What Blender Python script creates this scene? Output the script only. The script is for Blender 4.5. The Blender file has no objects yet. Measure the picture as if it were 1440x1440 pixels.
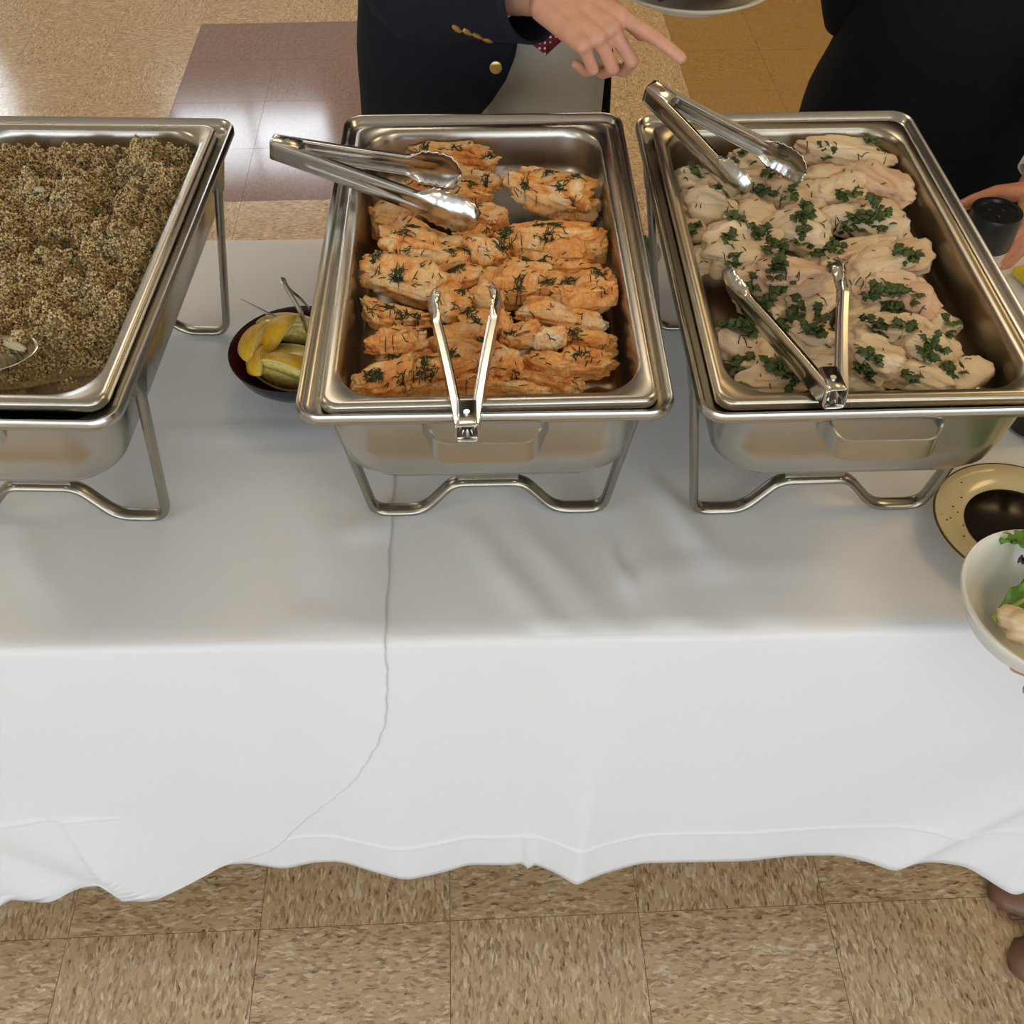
import bpy, bmesh, math, random
import numpy as np
from mathutils import Vector, Matrix, noise
from mathutils.bvhtree import BVHTree

rnd = random.Random(7)
scene = bpy.context.scene
C = scene.collection
R = math.radians
PI = math.pi

# ------------------------------------------------------------------ camera, light, exposure
CAM_H, PITCH, YAW, FPX = 1.676, R(48.7), R(1.44), 1440.0
cam_d = bpy.data.cameras.new('camera'); cam = bpy.data.objects.new('camera', cam_d); C.objects.link(cam)
cam.location = (0, 0, CAM_H); cam.rotation_euler = (R(90) - PITCH, 0, -YAW)
cam_d.sensor_width = 36; cam_d.lens = 36 * FPX / 1440; cam_d.clip_start = 0.02
scene.camera = cam
vs = scene.view_settings
vs.view_transform = 'Standard'; vs.look = 'None'; vs.gamma = 1; vs.use_curve_mapping = False
vs.exposure = 0.0
world = bpy.data.worlds.new('world'); scene.world = world; world.use_nodes = True
world.node_tree.nodes['Background'].inputs[0].default_value = (0.75, 0.85, 1.0, 1)
world.node_tree.nodes['Background'].inputs[1].default_value = 0.6
WINDOW_NEAR = 4.1      # daylight through the windows behind the photographer
WINDOW_FAR = 9.5       # high windows in the far wall
LAMP = 5.5             # fluorescent ceiling panels
WARM_LAMP = 8.5        # warm ceiling panels over the far right

_F = Vector((math.sin(YAW) * math.cos(PITCH), math.cos(YAW) * math.cos(PITCH), -math.sin(PITCH)))
_R = Vector((math.cos(YAW), -math.sin(YAW), 0)); _U = _R.cross(_F)
CAMP = Vector((0, 0, CAM_H))
def ray(px, py): return _F + _R * ((px - 720) / FPX) - _U * ((py - 720) / FPX)
def onz(px, py, z):
    r = ray(px, py); return CAMP + r * ((z - CAM_H) / r.z)
def ony(px, py, y):
    r = ray(px, py); return CAMP + r * (y / r.y)

# ------------------------------------------------------------------ materials
def nmat(name):
    m = bpy.data.materials.new(name); m.use_nodes = True
    nt = m.node_tree; b = nt.nodes['Principled BSDF']
    return m, nt, b
def N(nt, t, **kw):
    n = nt.nodes.new(t)
    for k, v in kw.items():
        if k in n.inputs.keys(): n.inputs[k].default_value = v
        else: setattr(n, k, v)
    return n
def ramp(nt, stops, interp='LINEAR'):
    n = nt.nodes.new('ShaderNodeValToRGB'); e = n.color_ramp.elements; n.color_ramp.interpolation = interp
    while len(e) > 1: e.remove(e[-1])
    e[0].position = stops[0][0]; e[0].color = (*stops[0][1], 1)
    for p, c in stops[1:]:
        k = e.new(p); k.color = (*c, 1)
    return n
def plain(name, col, rough=0.5, metal=0.0, var=0.08, scale=30, bump=0.0, spec=0.5, sss=0.0, coord='Object'):
    m, nt, b = nmat(name)
    tc = N(nt, 'ShaderNodeTexCoord'); ns = N(nt, 'ShaderNodeTexNoise', Scale=scale, Detail=5.0)
    nt.links.new(tc.outputs[coord], ns.inputs['Vector'])
    r = ramp(nt, [(0.3, tuple(max(0, c * (1 - var)) for c in col)), (0.7, tuple(min(1, c * (1 + var)) for c in col))])
    nt.links.new(ns.outputs[0], r.inputs[0]); nt.links.new(r.outputs[0], b.inputs['Base Color'])
    b.inputs['Roughness'].default_value = rough; b.inputs['Metallic'].default_value = metal
    b.inputs['Specular IOR Level'].default_value = spec
    if sss: b.inputs['Subsurface Weight'].default_value = sss; b.inputs['Subsurface Scale'].default_value = 0.006; b.inputs['Subsurface Radius'].default_value = (1, .4, .2)
    if bump:
        bp = N(nt, 'ShaderNodeBump', Strength=bump, Distance=0.002); nt.links.new(ns.outputs[0], bp.inputs['Height']); nt.links.new(bp.outputs[0], b.inputs['Normal'])
    return m
def steel(name, col=(0.52, 0.505, 0.46), rough=0.25, stain=(0.30, 0.24, 0.15), amount=0.3):
    m, nt, b = nmat(name)
    tc = N(nt, 'ShaderNodeTexCoord')
    n1 = N(nt, 'ShaderNodeTexNoise', Scale=6.0, Detail=3.0, Roughness=0.5)
    n2 = N(nt, 'ShaderNodeTexNoise', Scale=90.0, Detail=3.0)
    mp = N(nt, 'ShaderNodeMapping'); mp.inputs['Scale'].default_value = (1, 1, 14)
    nt.links.new(tc.outputs['Object'], n1.inputs['Vector']); nt.links.new(tc.outputs['Object'], mp.inputs['Vector']); nt.links.new(mp.outputs[0], n2.inputs['Vector'])
    r = ramp(nt, [(0.30, tuple(c * (1 - 0.15 * amount) for c in col)), (0.50, col), (0.78, tuple(c * (1 - amount) + s * amount for c, s in zip(col, stain)))], 'B_SPLINE')
    nt.links.new(n1.outputs[0], r.inputs[0]); nt.links.new(r.outputs[0], b.inputs['Base Color'])
    mr = N(nt, 'ShaderNodeMapRange'); mr.inputs['To Min'].default_value = rough * 0.85; mr.inputs['To Max'].default_value = rough * 1.2
    nt.links.new(n1.outputs[0], mr.inputs[0]); nt.links.new(mr.outputs[0], b.inputs['Roughness'])
    b.inputs['Metallic'].default_value = 1.0
    return m
def emis(name, col, strength):
    m, nt, b = nmat(name)
    b.inputs['Base Color'].default_value = (*col, 1); b.inputs['Emission Color'].default_value = (*col, 1); b.inputs['Emission Strength'].default_value = strength
    return m
def vct(name, base, dark, light, rough=0.22):
    """vinyl composition tile: elongated chips, turned with the tile object"""
    m, nt, b = nmat(name)
    tc = N(nt, 'ShaderNodeTexCoord'); oi = N(nt, 'ShaderNodeObjectInfo')
    ad = N(nt, 'ShaderNodeVectorMath', operation='MULTIPLY_ADD'); ad.inputs[1].default_value = (1, 1, 1)
    sc = N(nt, 'ShaderNodeVectorMath', operation='SCALE'); sc.inputs[0].default_value = (13.7, 7.3, 3.1)
    nt.links.new(oi.outputs['Random'], sc.inputs['Scale'])
    nt.links.new(tc.outputs['Object'], ad.inputs[0]); nt.links.new(sc.outputs[0], ad.inputs[2])
    wn = N(nt, 'ShaderNodeTexNoise', Scale=45.0, Detail=3.0); nt.links.new(ad.outputs[0], wn.inputs['Vector'])
    wa = N(nt, 'ShaderNodeVectorMath', operation='MULTIPLY_ADD'); wa.inputs[1].default_value = (0.012, 0.012, 0.0)
    nt.links.new(wn.outputs['Color'], wa.inputs[0]); nt.links.new(ad.outputs[0], wa.inputs[2])
    outs = []
    for s, k in (((84, 250, 1), 0), ((130, 430, 1), 1)):
        mp = N(nt, 'ShaderNodeMapping'); mp.inputs['Scale'].default_value = s; mp.inputs['Location'].default_value = (k * 3.3, k * 5.1, 0)
        nt.links.new(wa.outputs[0], mp.inputs['Vector'])
        v = N(nt, 'ShaderNodeTexVoronoi', voronoi_dimensions='2D', Scale=1.0); nt.links.new(mp.outputs[0], v.inputs['Vector'])
        sp = N(nt, 'ShaderNodeSeparateColor'); nt.links.new(v.outputs['Color'], sp.inputs[0]); outs.append(sp)
    mid = tuple((a + c) / 2 for a, c in zip(base, dark))
    r1 = ramp(nt, [(0, dark), (0.12, mid), (0.28, base), (0.72, tuple(x * 1.08 for x in base)), (0.90, light)], 'CONSTANT')
    nt.links.new(outs[0].outputs[0], r1.inputs[0])
    r2 = ramp(nt, [(0, tuple(x * 0.55 for x in dark)), (0.07, mid), (0.2, base), (0.93, light)], 'CONSTANT')
    nt.links.new(outs[1].outputs[1], r2.inputs[0])
    mx = N(nt, 'ShaderNodeMix', data_type='RGBA'); mx.inputs[0].default_value = 0.42
    nt.links.new(r1.outputs[0], mx.inputs[6]); nt.links.new(r2.outputs[0], mx.inputs[7]); nt.links.new(mx.outputs[2], b.inputs['Base Color'])
    ln = N(nt, 'ShaderNodeTexNoise', Scale=3.0, Detail=4.0); nt.links.new(ad.outputs[0], ln.inputs['Vector'])
    mr = N(nt, 'ShaderNodeMapRange'); mr.inputs['To Min'].default_value = rough * 0.7; mr.inputs['To Max'].default_value = rough * 1.5
    nt.links.new(ln.outputs[0], mr.inputs[0]); nt.links.new(mr.outputs[0], b.inputs['Roughness'])
    b.inputs['Specular IOR Level'].default_value = 0.5
    return m

M = {}
M['steel'] = steel('stainless_steel')
M['steel_pan'] = steel('stainless_pan', (0.50, 0.475, 0.425), 0.27)
M['steel_oily'] = steel('oily_stainless_pan', (0.45, 0.41, 0.33), 0.28, (0.34, 0.25, 0.10), 0.4)
M['steel_leg'] = steel('dull_steel_stand', (0.38, 0.36, 0.31), 0.27)
M['steel_tong'] = steel('tong_steel', (0.66, 0.65, 0.62), 0.2)
M['beige'] = vct('beige_tile', (0.51, 0.365, 0.212), (0.22, 0.130, 0.062), (0.72, 0.60, 0.43), 0.15)
M['purple'] = vct('mauve_tile', (0.255, 0.165, 0.145), (0.205, 0.125, 0.112), (0.31, 0.215, 0.19), 0.10)
M['brown'] = vct('brown_tile', (0.33, 0.20, 0.065), (0.26, 0.15, 0.045), (0.40, 0.26, 0.10), 0.26)
M['grout'] = plain('floor_joint', (0.12, 0.09, 0.06), 0.8)
M['wall'] = plain('painted_wall', (0.72, 0.68, 0.60), 0.7, scale=4, var=0.03)
M['ceiling'] = plain('ceiling_board', (0.75, 0.74, 0.70), 0.9, scale=60, var=0.05)
M['wood'] = plain('golden_wood', (0.52, 0.30, 0.09), 0.35, scale=6, var=0.2)
M['wframe'] = plain('window_frame_paint', (0.7, 0.7, 0.7), 0.4)

# ------------------------------------------------------------------ mesh helpers
def tag(o, label=None, cat=None, group=None, kind=None):
    if label: o['label'] = label
    if cat: o['category'] = cat
    if group: o['group'] = group
    if kind: o['kind'] = kind
    return o
def empty(name, loc=(0, 0, 0), rz=0.0):
    o = bpy.data.objects.new(name, None); C.objects.link(o); o.location = loc; o.rotation_euler = (0, 0, rz); o.empty_display_size = 0.05
    return o
def mesh(name, verts, faces, mat, parent=None, smooth=True, loc=None, sharp=None):
    me = bpy.data.meshes.new(name); me.from_pydata([tuple(v) for v in verts], [], [tuple(f) for f in faces]); me.update()
    if mat: me.materials.append(mat if not isinstance(mat, str) else M[mat])
    o = bpy.data.objects.new(name, me); C.objects.link(o)
    if parent: o.parent = parent
    if loc is not None: o.location = loc
    if smooth:
        me.polygons.foreach_set('use_smooth', [True] * len(me.polygons))
        if sharp: me.set_sharp_from_angle(angle=R(sharp))
    return o
def solid(o, t, off=0.0):
    md = o.modifiers.new('thickness', 'SOLIDIFY'); md.thickness = t; md.offset = off; return o
def bevel(o, w, seg=2):
    md = o.modifiers.new('bevel', 'BEVEL'); md.width = w; md.segments = seg; md.limit_method = 'ANGLE'; md.angle_limit = R(40); return o
def box_vf(x0, x1, y0, y1, z0, z1, vb=0):
    v = [(x0, y0, z0), (x1, y0, z0), (x1, y1, z0), (x0, y1, z0), (x0, y0, z1), (x1, y0, z1), (x1, y1, z1), (x0, y1, z1)]
    f = [(0, 3, 2, 1), (4, 5, 6, 7), (0, 1, 5, 4), (1, 2, 6, 5), (2, 3, 7, 6), (3, 0, 4, 7)]
    return v, [tuple(i + vb for i in q) for q in f]
def box(name, x0, x1, y0, y1, z0, z1, mat, parent=None, bev=0.0):
    v, f = box_vf(x0, x1, y0, y1, z0, z1); o = mesh(name, v, f, mat, parent, smooth=False)
    if bev: bevel(o, bev)
    return o
def rrect(hw, hl, r, n=7):
    """rounded rectangle, counter clockwise, 4*(n+1) points"""
    r = min(r, hw - 1e-4, hl - 1e-4); p = []
    for cx, cy, a0 in ((hw - r, hl - r, 0), (-hw + r, hl - r, 90), (-hw + r, -hl + r, 180), (hw - r, -hl + r, 270)):
        for i in range(n + 1):
            a = R(a0 + 90 * i / n); p.append((cx + r * math.cos(a), cy + r * math.sin(a)))
    return p
def loft(rings, cap0=True, cap1=True, closed=True):
    n = len(rings[0]); v = [p for r in rings for p in r]; f = []
    for k in range(len(rings) - 1):
        for i in range(n if closed else n - 1):
            j = (i + 1) % n; f.append((k * n + i, k * n + j, (k + 1) * n + j, (k + 1) * n + i))
    if cap0: f.append(tuple(reversed(range(n))))
    if cap1: f.append(tuple(range((len(rings) - 1) * n, len(rings) * n)))
    return v, f
def rr_shell(spec, n=7):
    return loft([[(x, y, z) for x, y in rrect(hw, hl, r, n)] for hw, hl, r, z in spec])
def smooth_path(pts, sub=6, rad=None):
    """Catmull-Rom through the points"""
    pts = [Vector(p) for p in pts]; out = []
    for i in range(len(pts) - 1):
        p0 = pts[max(i - 1, 0)]; p1 = pts[i]; p2 = pts[i + 1]; p3 = pts[min(i + 2, len(pts) - 1)]
        for k in range(sub):
            t = k / sub
            out.append(0.5 * ((2 * p1) + (p2 - p0) * t + (2 * p0 - 5 * p1 + 4 * p2 - p3) * t * t + (3 * p1 - p0 - 3 * p2 + p3) * t ** 3))
    out.append(pts[-1]); return out
def round_path(pts, r, n=5):
    """polyline with rounded corners"""
    pts = [Vector(p) for p in pts]; out = [pts[0]]
    for i in range(1, len(pts) - 1):
        a = (pts[i - 1] - pts[i]); b = (pts[i + 1] - pts[i]); rr = min(r, a.length * 0.45, b.length * 0.45)
        A = pts[i] + a.normalized() * rr; B = pts[i] + b.normalized() * rr
        for k in range(n + 1):
            t = k / n; out.append(A * (1 - t) ** 2 + pts[i] * 2 * t * (1 - t) + B * t * t)
    out.append(pts[-1]); return out
def tube_vf(path, rad, n=8, flat=1.0, up=None, vb=0, cap=True):
    path = [Vector(p) for p in path]; rings = []; prev = None
    for i, p in enumerate(path):
        t = (path[min(i + 1, len(path) - 1)] - path[max(i - 1, 0)]).normalized()
        if prev is None:
            u = Vector(up) if up else (Vector((0, 0, 1)) if abs(t.z) < 0.9 else Vector((0, 1, 0)))
        else: u = prev
        u = (u - t * u.dot(t)).normalized(); prev = u; w = t.cross(u)
        r = rad[i] if isinstance(rad, (list, tuple)) else rad
        rings.append([p + u * (r * math.sin(2 * PI * k / n)) * flat + w * (r * math.cos(2 * PI * k / n)) for k in range(n)])
    v, f = loft(rings, cap, cap)
    return v, [tuple(i + vb for i in q) for q in f]
def tube(name, path, rad, mat, parent=None, n=8, flat=1.0, up=None):
    v, f = tube_vf(path, rad, n, flat, up); return mesh(name, v, f, mat, parent, sharp=50)
def lathe(name, prof, mat, parent=None, n=48, loc=None, sharp=60, ring=False):
    rings = [[(r * math.cos(2 * PI * k / n), r * math.sin(2 * PI * k / n), z) for k in range(n)] for r, z in prof]
    if ring: rings.append(rings[0])
    v, f = loft(rings, not ring, not ring); return mesh(name, v, f, mat, parent, loc=loc, sharp=sharp)
def bake(o):
    """apply the modifiers"""
    dg = bpy.context.evaluated_depsgraph_get(); ev = o.evaluated_get(dg)
    me = bpy.data.meshes.new_from_object(ev, depsgraph=dg); old = o.data; o.modifiers.clear(); o.data = me; bpy.data.meshes.remove(old)
    return o

# ------------------------------------------------------------------ the room
FX0, FX1, FY0, FY1, CEIL = -5.0, 5.0, -3.6, 7.2, 3.0
floor = box('floor', FX0, FX1, FY0, FY1, -0.10, -0.004, 'beige'); tag(floor, 'beige speckled vinyl floor with mauve and brown blocks', kind='structure')
TS = 0.305
tile_me = {}
def tile_mesh(mat):
    if mat not in tile_me:
        h = TS / 2 - 0.0005
        v, f = box_vf(-h, h, -h, h, -0.003, 0.0); me = bpy.data.meshes.new('tile'); me.from_pydata(v, [], f); me.materials.append(M[mat]); tile_me[mat] = me
    return tile_me[mat]
joint = box('joint_bed', -2.42, 2.20, 0.05, 5.36, -0.004, -0.0012, 'grout', floor)
gx, gy, ga = -0.0848, 0.5969, R(1.1)
def tile(cx, cy, mat, turn, sx=1.0):
    o = bpy.data.objects.new('tile', tile_mesh(mat)); C.objects.link(o); o.parent = floor
    o.location = (gx + cx * math.cos(ga) - cy * math.sin(ga), gy + cx * math.sin(ga) + cy * math.cos(ga), 0)
    o.rotation_euler = (0, 0, ga + turn * PI / 2)
    if sx != 1.0: o.scale = ((sx, 1, 1) if turn % 2 == 0 else (1, sx, 1))
BX = 0.687 + 0.052 - gx     # where the brown block starts, in grid metres
for j in range(-2, 16):
    for i in range(-8, 8):
        cx, cy = (i + 0.5) * TS, (j + 0.5) * TS; turn = (i + j) % 2
        if 7 <= j <= 10 and -3 <= i <= 0: tile(cx, cy, 'purple', turn)
        elif 7 <= j <= 12 and i == 2: tile((2 * TS + BX) / 2, cy, 'beige', turn, (BX - 2 * TS) / TS)
        elif 7 <= j <= 12 and i >= 3: tile(BX + (i - 3 + 0.5) * TS, cy, 'brown' if i < 7 else 'beige', turn)
        else: tile(cx, cy, 'beige', turn)

def wall_with_holes(name, horizontal, pos, a0, a1, holes, t=0.14):
    """a wall along x (horizontal) at y=pos with window openings [(a0,a1,z0,z1)] side by side"""
    v, f = [], []
    def add(b0, b1, z0, z1):
        q = (b0, b1, pos, pos + t, z0, z1) if horizontal else (pos, pos + t, b0, b1, z0, z1)
        vv, ff = box_vf(*q, vb=len(v)); v.extend(vv); f.extend(ff)
    e = a0
    for (h0, h1, z0, z1) in sorted(holes):
        add(e, h0, -0.1, CEIL + 0.1); add(h0, h1, -0.1, z0); add(h0, h1, z1, CEIL + 0.1); e = h1
    add(e, a1, -0.1, CEIL + 0.1)
    return tag(mesh(name, v, f, 'wall', smooth=False), kind='structure')
near_h = [(-4.2, -2.4, 0.7, 2.75), (-2.1, -0.3, 0.7, 2.75), (0.0, 1.8, 0.7, 2.75), (2.1, 3.9, 0.7, 2.75)]
far_h = [(-4.5, -3.4, 1.6, 2.2), (-2.35, -1.15, 2.0, 2.55)]
wall_with_holes('wall_front', True, FY0 - 0.14, FX0, FX1, near_h)
wall_with_holes('wall_back', True, FY1, FX0, FX1, far_h)
wall_with_holes('wall_left', False, FX0 - 0.14, FY0 - 0.14, FY1 + 0.14, [])
wall_with_holes('wall_right', False, FX1, FY0 - 0.14, FY1 + 0.14, [])
tag(box('ceiling', FX0 - 0.14, FX1 + 0.14, FY0 - 0.14, FY1 + 0.14, CEIL, CEIL + 0.1, 'ceiling'), kind='structure')
M['day_near'] = emis('daylight_near', (0.77, 0.88, 1.0), WINDOW_NEAR)
M['day_far'] = emis('daylight_far', (0.86, 0.92, 1.0), WINDOW_FAR)
wn = 0
for holes, y0, mat, s in ((near_h, FY0 - 0.10, 'day_near', 1), (far_h, FY1 + 0.06, 'day_far', -1)):
    for (x0, x1, z0, z1) in holes:
        wn += 1; w = empty('window_%d' % wn, ((x0 + x1) / 2, y0, z0)); tag(w, 'white framed window letting in bright daylight', kind='structure')
        hw, h = (x1 - x0) / 2, z1 - z0
        v, f = [], []
        for q in ((-hw, -hw + 0.05, 0, h), (hw - 0.05, hw, 0, h), (-hw, hw, 0, 0.05), (-hw, hw, h - 0.05, h), (-0.02, 0.02, 0, h)):
            vv, ff = box_vf(q[0], q[1], -0.03, 0.03, q[2], q[3], vb=len(v)); v += vv; f += ff
        mesh('window_frame', v, f, 'wframe', w, smooth=False)
        for sx in (-1, 1):
            xa, xb = (0.02, hw - 0.05) if sx > 0 else (-hw + 0.05, -0.02)
            box('pane', xa, xb, -0.004, 0.004, 0.05, h - 0.05, mat, w)
for k, x0 in enumerate((0.9, 2.0)):
    d = empty('door_%d' % (k + 1), (x0, FY1, 0)); tag(d, 'golden wooden door in the far wall', kind='structure')
    box('door_leaf', 0, 1.06, -0.05, -0.001, 0.005, 2.3, 'wood', d, 0.004)
    for (a, b_, z0, z1) in ((0.14, 0.92, 0.2, 1.0), (0.14, 0.92, 1.15, 2.1)): box('door_panel', a, b_, -0.065, -0.05, z0, z1, 'wood', d, 0.006)
    tube('door_handle', [(0.93 if k == 0 else 0.13, -0.05, 1.05), (0.93 if k == 0 else 0.13, -0.1, 1.05), (0.83 if k == 0 else 0.23, -0.1, 1.05)], 0.01, 'steel', d)
for nm, q in (('baseboard_back', (FX0, 0.88, FY1 - 0.012, FY1 - 0.001, 0.0, 0.1)), ('baseboard_left', (FX0 + 0.001, FX0 + 0.012, FY0, FY1, 0.0, 0.1)), ('baseboard_right', (FX1 - 0.012, FX1 - 0.001, FY0, FY1, 0.0, 0.1))):
    tag(box(nm, *q, M['wframe']), kind='structure')
M['lamp'] = emis('lamp_diffuser', (1.0, 0.87, 0.66), LAMP)
M['lamp_warm'] = emis('lamp_diffuser_warm', (1.0, 0.72, 0.34), WARM_LAMP)
for (x, y, mt, lab) in ((-2.6, 1.9, 'lamp', 'white fluorescent ceiling panel above the left of the table'), (-0.2, 2.6, 'lamp', 'white fluorescent ceiling panel above the middle of the hall'), (-2.6, -1.2, 'lamp', 'white fluorescent ceiling panel near the windows, left of the aisle'),
                        (1.2, -1.2, 'lamp', 'white fluorescent ceiling panel near the windows, right of the aisle'), (-2.2, 5.0, 'lamp', 'added white ceiling panel that brightens the far floor in front of the high windows'), (0.2, 5.4, 'lamp', 'added white ceiling panel that brightens the far floor beside the doors'), (2.0, 3.6, 'lamp_warm', 'warm ceiling panel in front of the wooden doors'), (2.4, 1.2, 'lamp_warm', 'warm ceiling panel above the right end of the table')):  # white panels nearest the far wall are unseen, added to brighten the floor there
    l = empty('ceiling_light', (x, y, CEIL)); tag(l, lab, 'light', 'ceiling light panels')
    v, f = [], []
    for q in ((-0.62, 0.62, -0.32, -0.30), (-0.62, 0.62, 0.30, 0.32), (-0.62, -0.60, -0.30, 0.30), (0.60, 0.62, -0.30, 0.30)):
        vv, ff = box_vf(*q, -0.05, 0.0, vb=len(v)); v += vv; f += ff
    mesh('frame', v, f, 'wframe', l, smooth=False); box('diffuser', -0.6, 0.6, -0.3, 0.3, -0.04, -0.03, mt, l)

# ------------------------------------------------------------------ table and cloths
T = 0.75
YF, YB = 0.628, 1.395
M['table_top'] = plain('table_laminate', (0.55, 0.5, 0.42), 0.5)
M['table_leg'] = plain('table_leg_paint', (0.12, 0.12, 0.12), 0.4)
TX0, TX1 = -1.34, 1.10
tb = tag(empty('folding_table', ((TX0 + TX1) / 2, (YF + YB) / 2, 0)), 'long folding buffet table under the white cloths', 'table')
hw, hd = (TX1 - TX0) / 2, (YB - YF) / 2
box('tabletop', -hw + 0.006, hw - 0.006, -hd + 0.006, hd - 0.006, T - 0.04, T - 0.004, 'table_top', tb, 0.004)
for sx in (-1, 1):
    for sy in (-1, 1):
        x = sx * (hw - 0.25); y = sy * (hd - 0.10)
        tube('leg', [(x, y, T - 0.04), (x, y, 0.0)], 0.014, 'table_leg', tb, 10)
    tube('stretcher', [(sx * (hw - 0.25), -hd + 0.1, 0.3), (sx * (hw - 0.25), hd - 0.1, 0.3)], 0.010, 'table_leg', tb)

def cloth_mat(name, col):
    m, nt, b = nmat(name)
    tc = N(nt, 'ShaderNodeTexCoord')
    n1 = N(nt, 'ShaderNodeTexNoise', Scale=5.0, Detail=4.0); n2 = N(nt, 'ShaderNodeTexNoise', Scale=900.0, Detail=1.0)
    nt.links.new(tc.outputs['Object'], n1.inputs['Vector']); nt.links.new(tc.outputs['Object'], n2.inputs['Vector'])
    b1 = N(nt, 'ShaderNodeBump', Strength=0.25, Distance=0.008); nt.links.new(n1.outputs[0], b1.inputs['Height'])
    b2 = N(nt, 'ShaderNodeBump', Strength=0.10, Distance=0.0005); nt.links.new(n2.outputs[0], b2.inputs['Height']); nt.links.new(b1.outputs[0], b2.inputs['Normal'])
    nt.links.new(b2.outputs[0], b.inputs['Normal'])
    b.inputs['Base Color'].default_value = (*col, 1); b.inputs['Roughness'].default_value = 0.75; b.inputs['Specular IOR Level'].default_value = 0.2
    return m
M['cloth'] = cloth_mat('white_table_linen', (0.78, 0.782, 0.79))
LA, LB = 0.585, 0.625
def hem_table(pts, L):
    xs, ds = [], []
    for px, py in pts:
        best = None
        for k in range(241):
            d = -0.02 + 0.20 * k / 240
            p = ony(px, py, YF - d); e = abs(p.z - (T - math.sqrt(L * L - d * d)))
            if best is None or e < best[0]: best = (e, d, p.x)
        xs.append(best[2]); ds.append(best[1])
    return np.array(xs), np.array(ds)
hemA = hem_table([(300, 1216), (350, 1213), (400, 1222), (440, 1213), (480, 1212), (520, 1224), (570, 1238), (620, 1228), (660, 1216), (720, 1217), (742, 1212), (770, 1222), (810, 1242), (850, 1228), (900, 1214), (980, 1212), (1050, 1211), (1120, 1203), (1180, 1203), (1230, 1215), (1260, 1229), (1280, 1216), (1310, 1212), (1360, 1217), (1410, 1250), (1440, 1270)], LA)
hemB = hem_table([(0, 1262), (40, 1266), (75, 1268), (100, 1252), (130, 1240), (160, 1250), (215, 1258), (270, 1245), (320, 1225), (350, 1213), (420, 1205), (560, 1200)], LB)
def smooth_tab(h, extra):
    xs = np.linspace(-2.2, 2.2, 881); d = np.interp(xs, h[0], h[1])
    out = ((xs < h[0][0]) & (extra > 1)) | (xs > h[0][-1]); d = np.where(out, np.clip(0.045 + 0.03 * np.sin(xs * 17 + extra), 0, 1), d)
    if extra < 1: d = np.where(xs < h[0][0], 0.004, d)
    k = np.exp(-0.5 * (np.arange(-8, 9) / 2.0) ** 2); k /= k.sum()
    return xs, np.convolve(np.pad(d, 8, mode='edge'), k, 'valid')
tabA, tabB = smooth_tab(hemA, 0.3), smooth_tab(hemB, 1.1)
def slant(x): return float(np.interp(x, [-1.2, -0.62, -0.42, 0.40, 0.60, 1.2], [0.75, 0.75, 0.0, 0.0, -0.72, -0.72]))
def seg_ridge(x, y, a, b, wd):
    ax, ay = a; bx, by = b; dx, dy = bx - ax, by - ay; l2 = dx * dx + dy * dy
    t = ((x - ax) * dx + (y - ay) * dy) / l2; tc = min(1, max(0, t))
    d2 = (x - ax - tc * dx) ** 2 + (y - ay - tc * dy) ** 2
    return math.exp(-d2 / (2 * wd * wd)) * (math.sin(PI * min(1, max(0, 0.1 + 0.8 * tc))) ** 0.7)
def pz(px, py): p = onz(px, py, T); return (p.x, p.y)
ridges = [(pz(660, 750), pz(790, 900), 0.012, 0.0035), (pz(730, 740), pz(850, 880), 0.014, 0.003), (pz(855, 775), pz(885, 830), 0.004, 0.003), (pz(870, 790), pz(930, 800), 0.004, 0.0025), (pz(860, 820), pz(1010, 795), 0.005, 0.0025),
          (pz(880, 815), pz(900, 840), 0.004, 0.002), (pz(930, 690), pz(1000, 790), 0.012, 0.004), (pz(480, 755), pz(545, 740), 0.010, 0.004), (pz(400, 870), pz(535, 890), 0.006, 0.0025),
          (pz(20, 750), pz(80, 850), 0.015, 0.003), (pz(1010, 800), pz(1180, 790), 0.006, 0.0018), (pz(220, 613), pz(470, 612), 0.003, 0.0022), (pz(440, 700), pz(470, 830), 0.02, 0.003), (pz(870, 700), pz(960, 900), 0.02, 0.003), (pz(1000, 760), pz(1100, 890), 0.02, 0.002)]
def wrinkle(x, y):
    h = 0.0
    for a, b, wd, am in ridges:
        if abs(x - (a[0] + b[0]) / 2) < 0.3: h += 1.35 * am * seg_ridge(x, y, a, b, wd)
    h += 0.0006 * (noise.noise(Vector((x * 9, y * 9, 3.0))) + 1) + 0.0004 * (noise.noise(Vector((x * 25, y * 25, 8.0))) + 1)
    return h
RC = 0.010
FB0 = (ony(0, 1090, 0.605).x, T - ony(0, 1090, 0.605).z); FB1 = (ony(130, 1243, 0.585).x, T - ony(130, 1243, 0.585).z)
XD = ony(745, 1180, 0.60).x; XV = ony(812, 1230, 0.59).x
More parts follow.
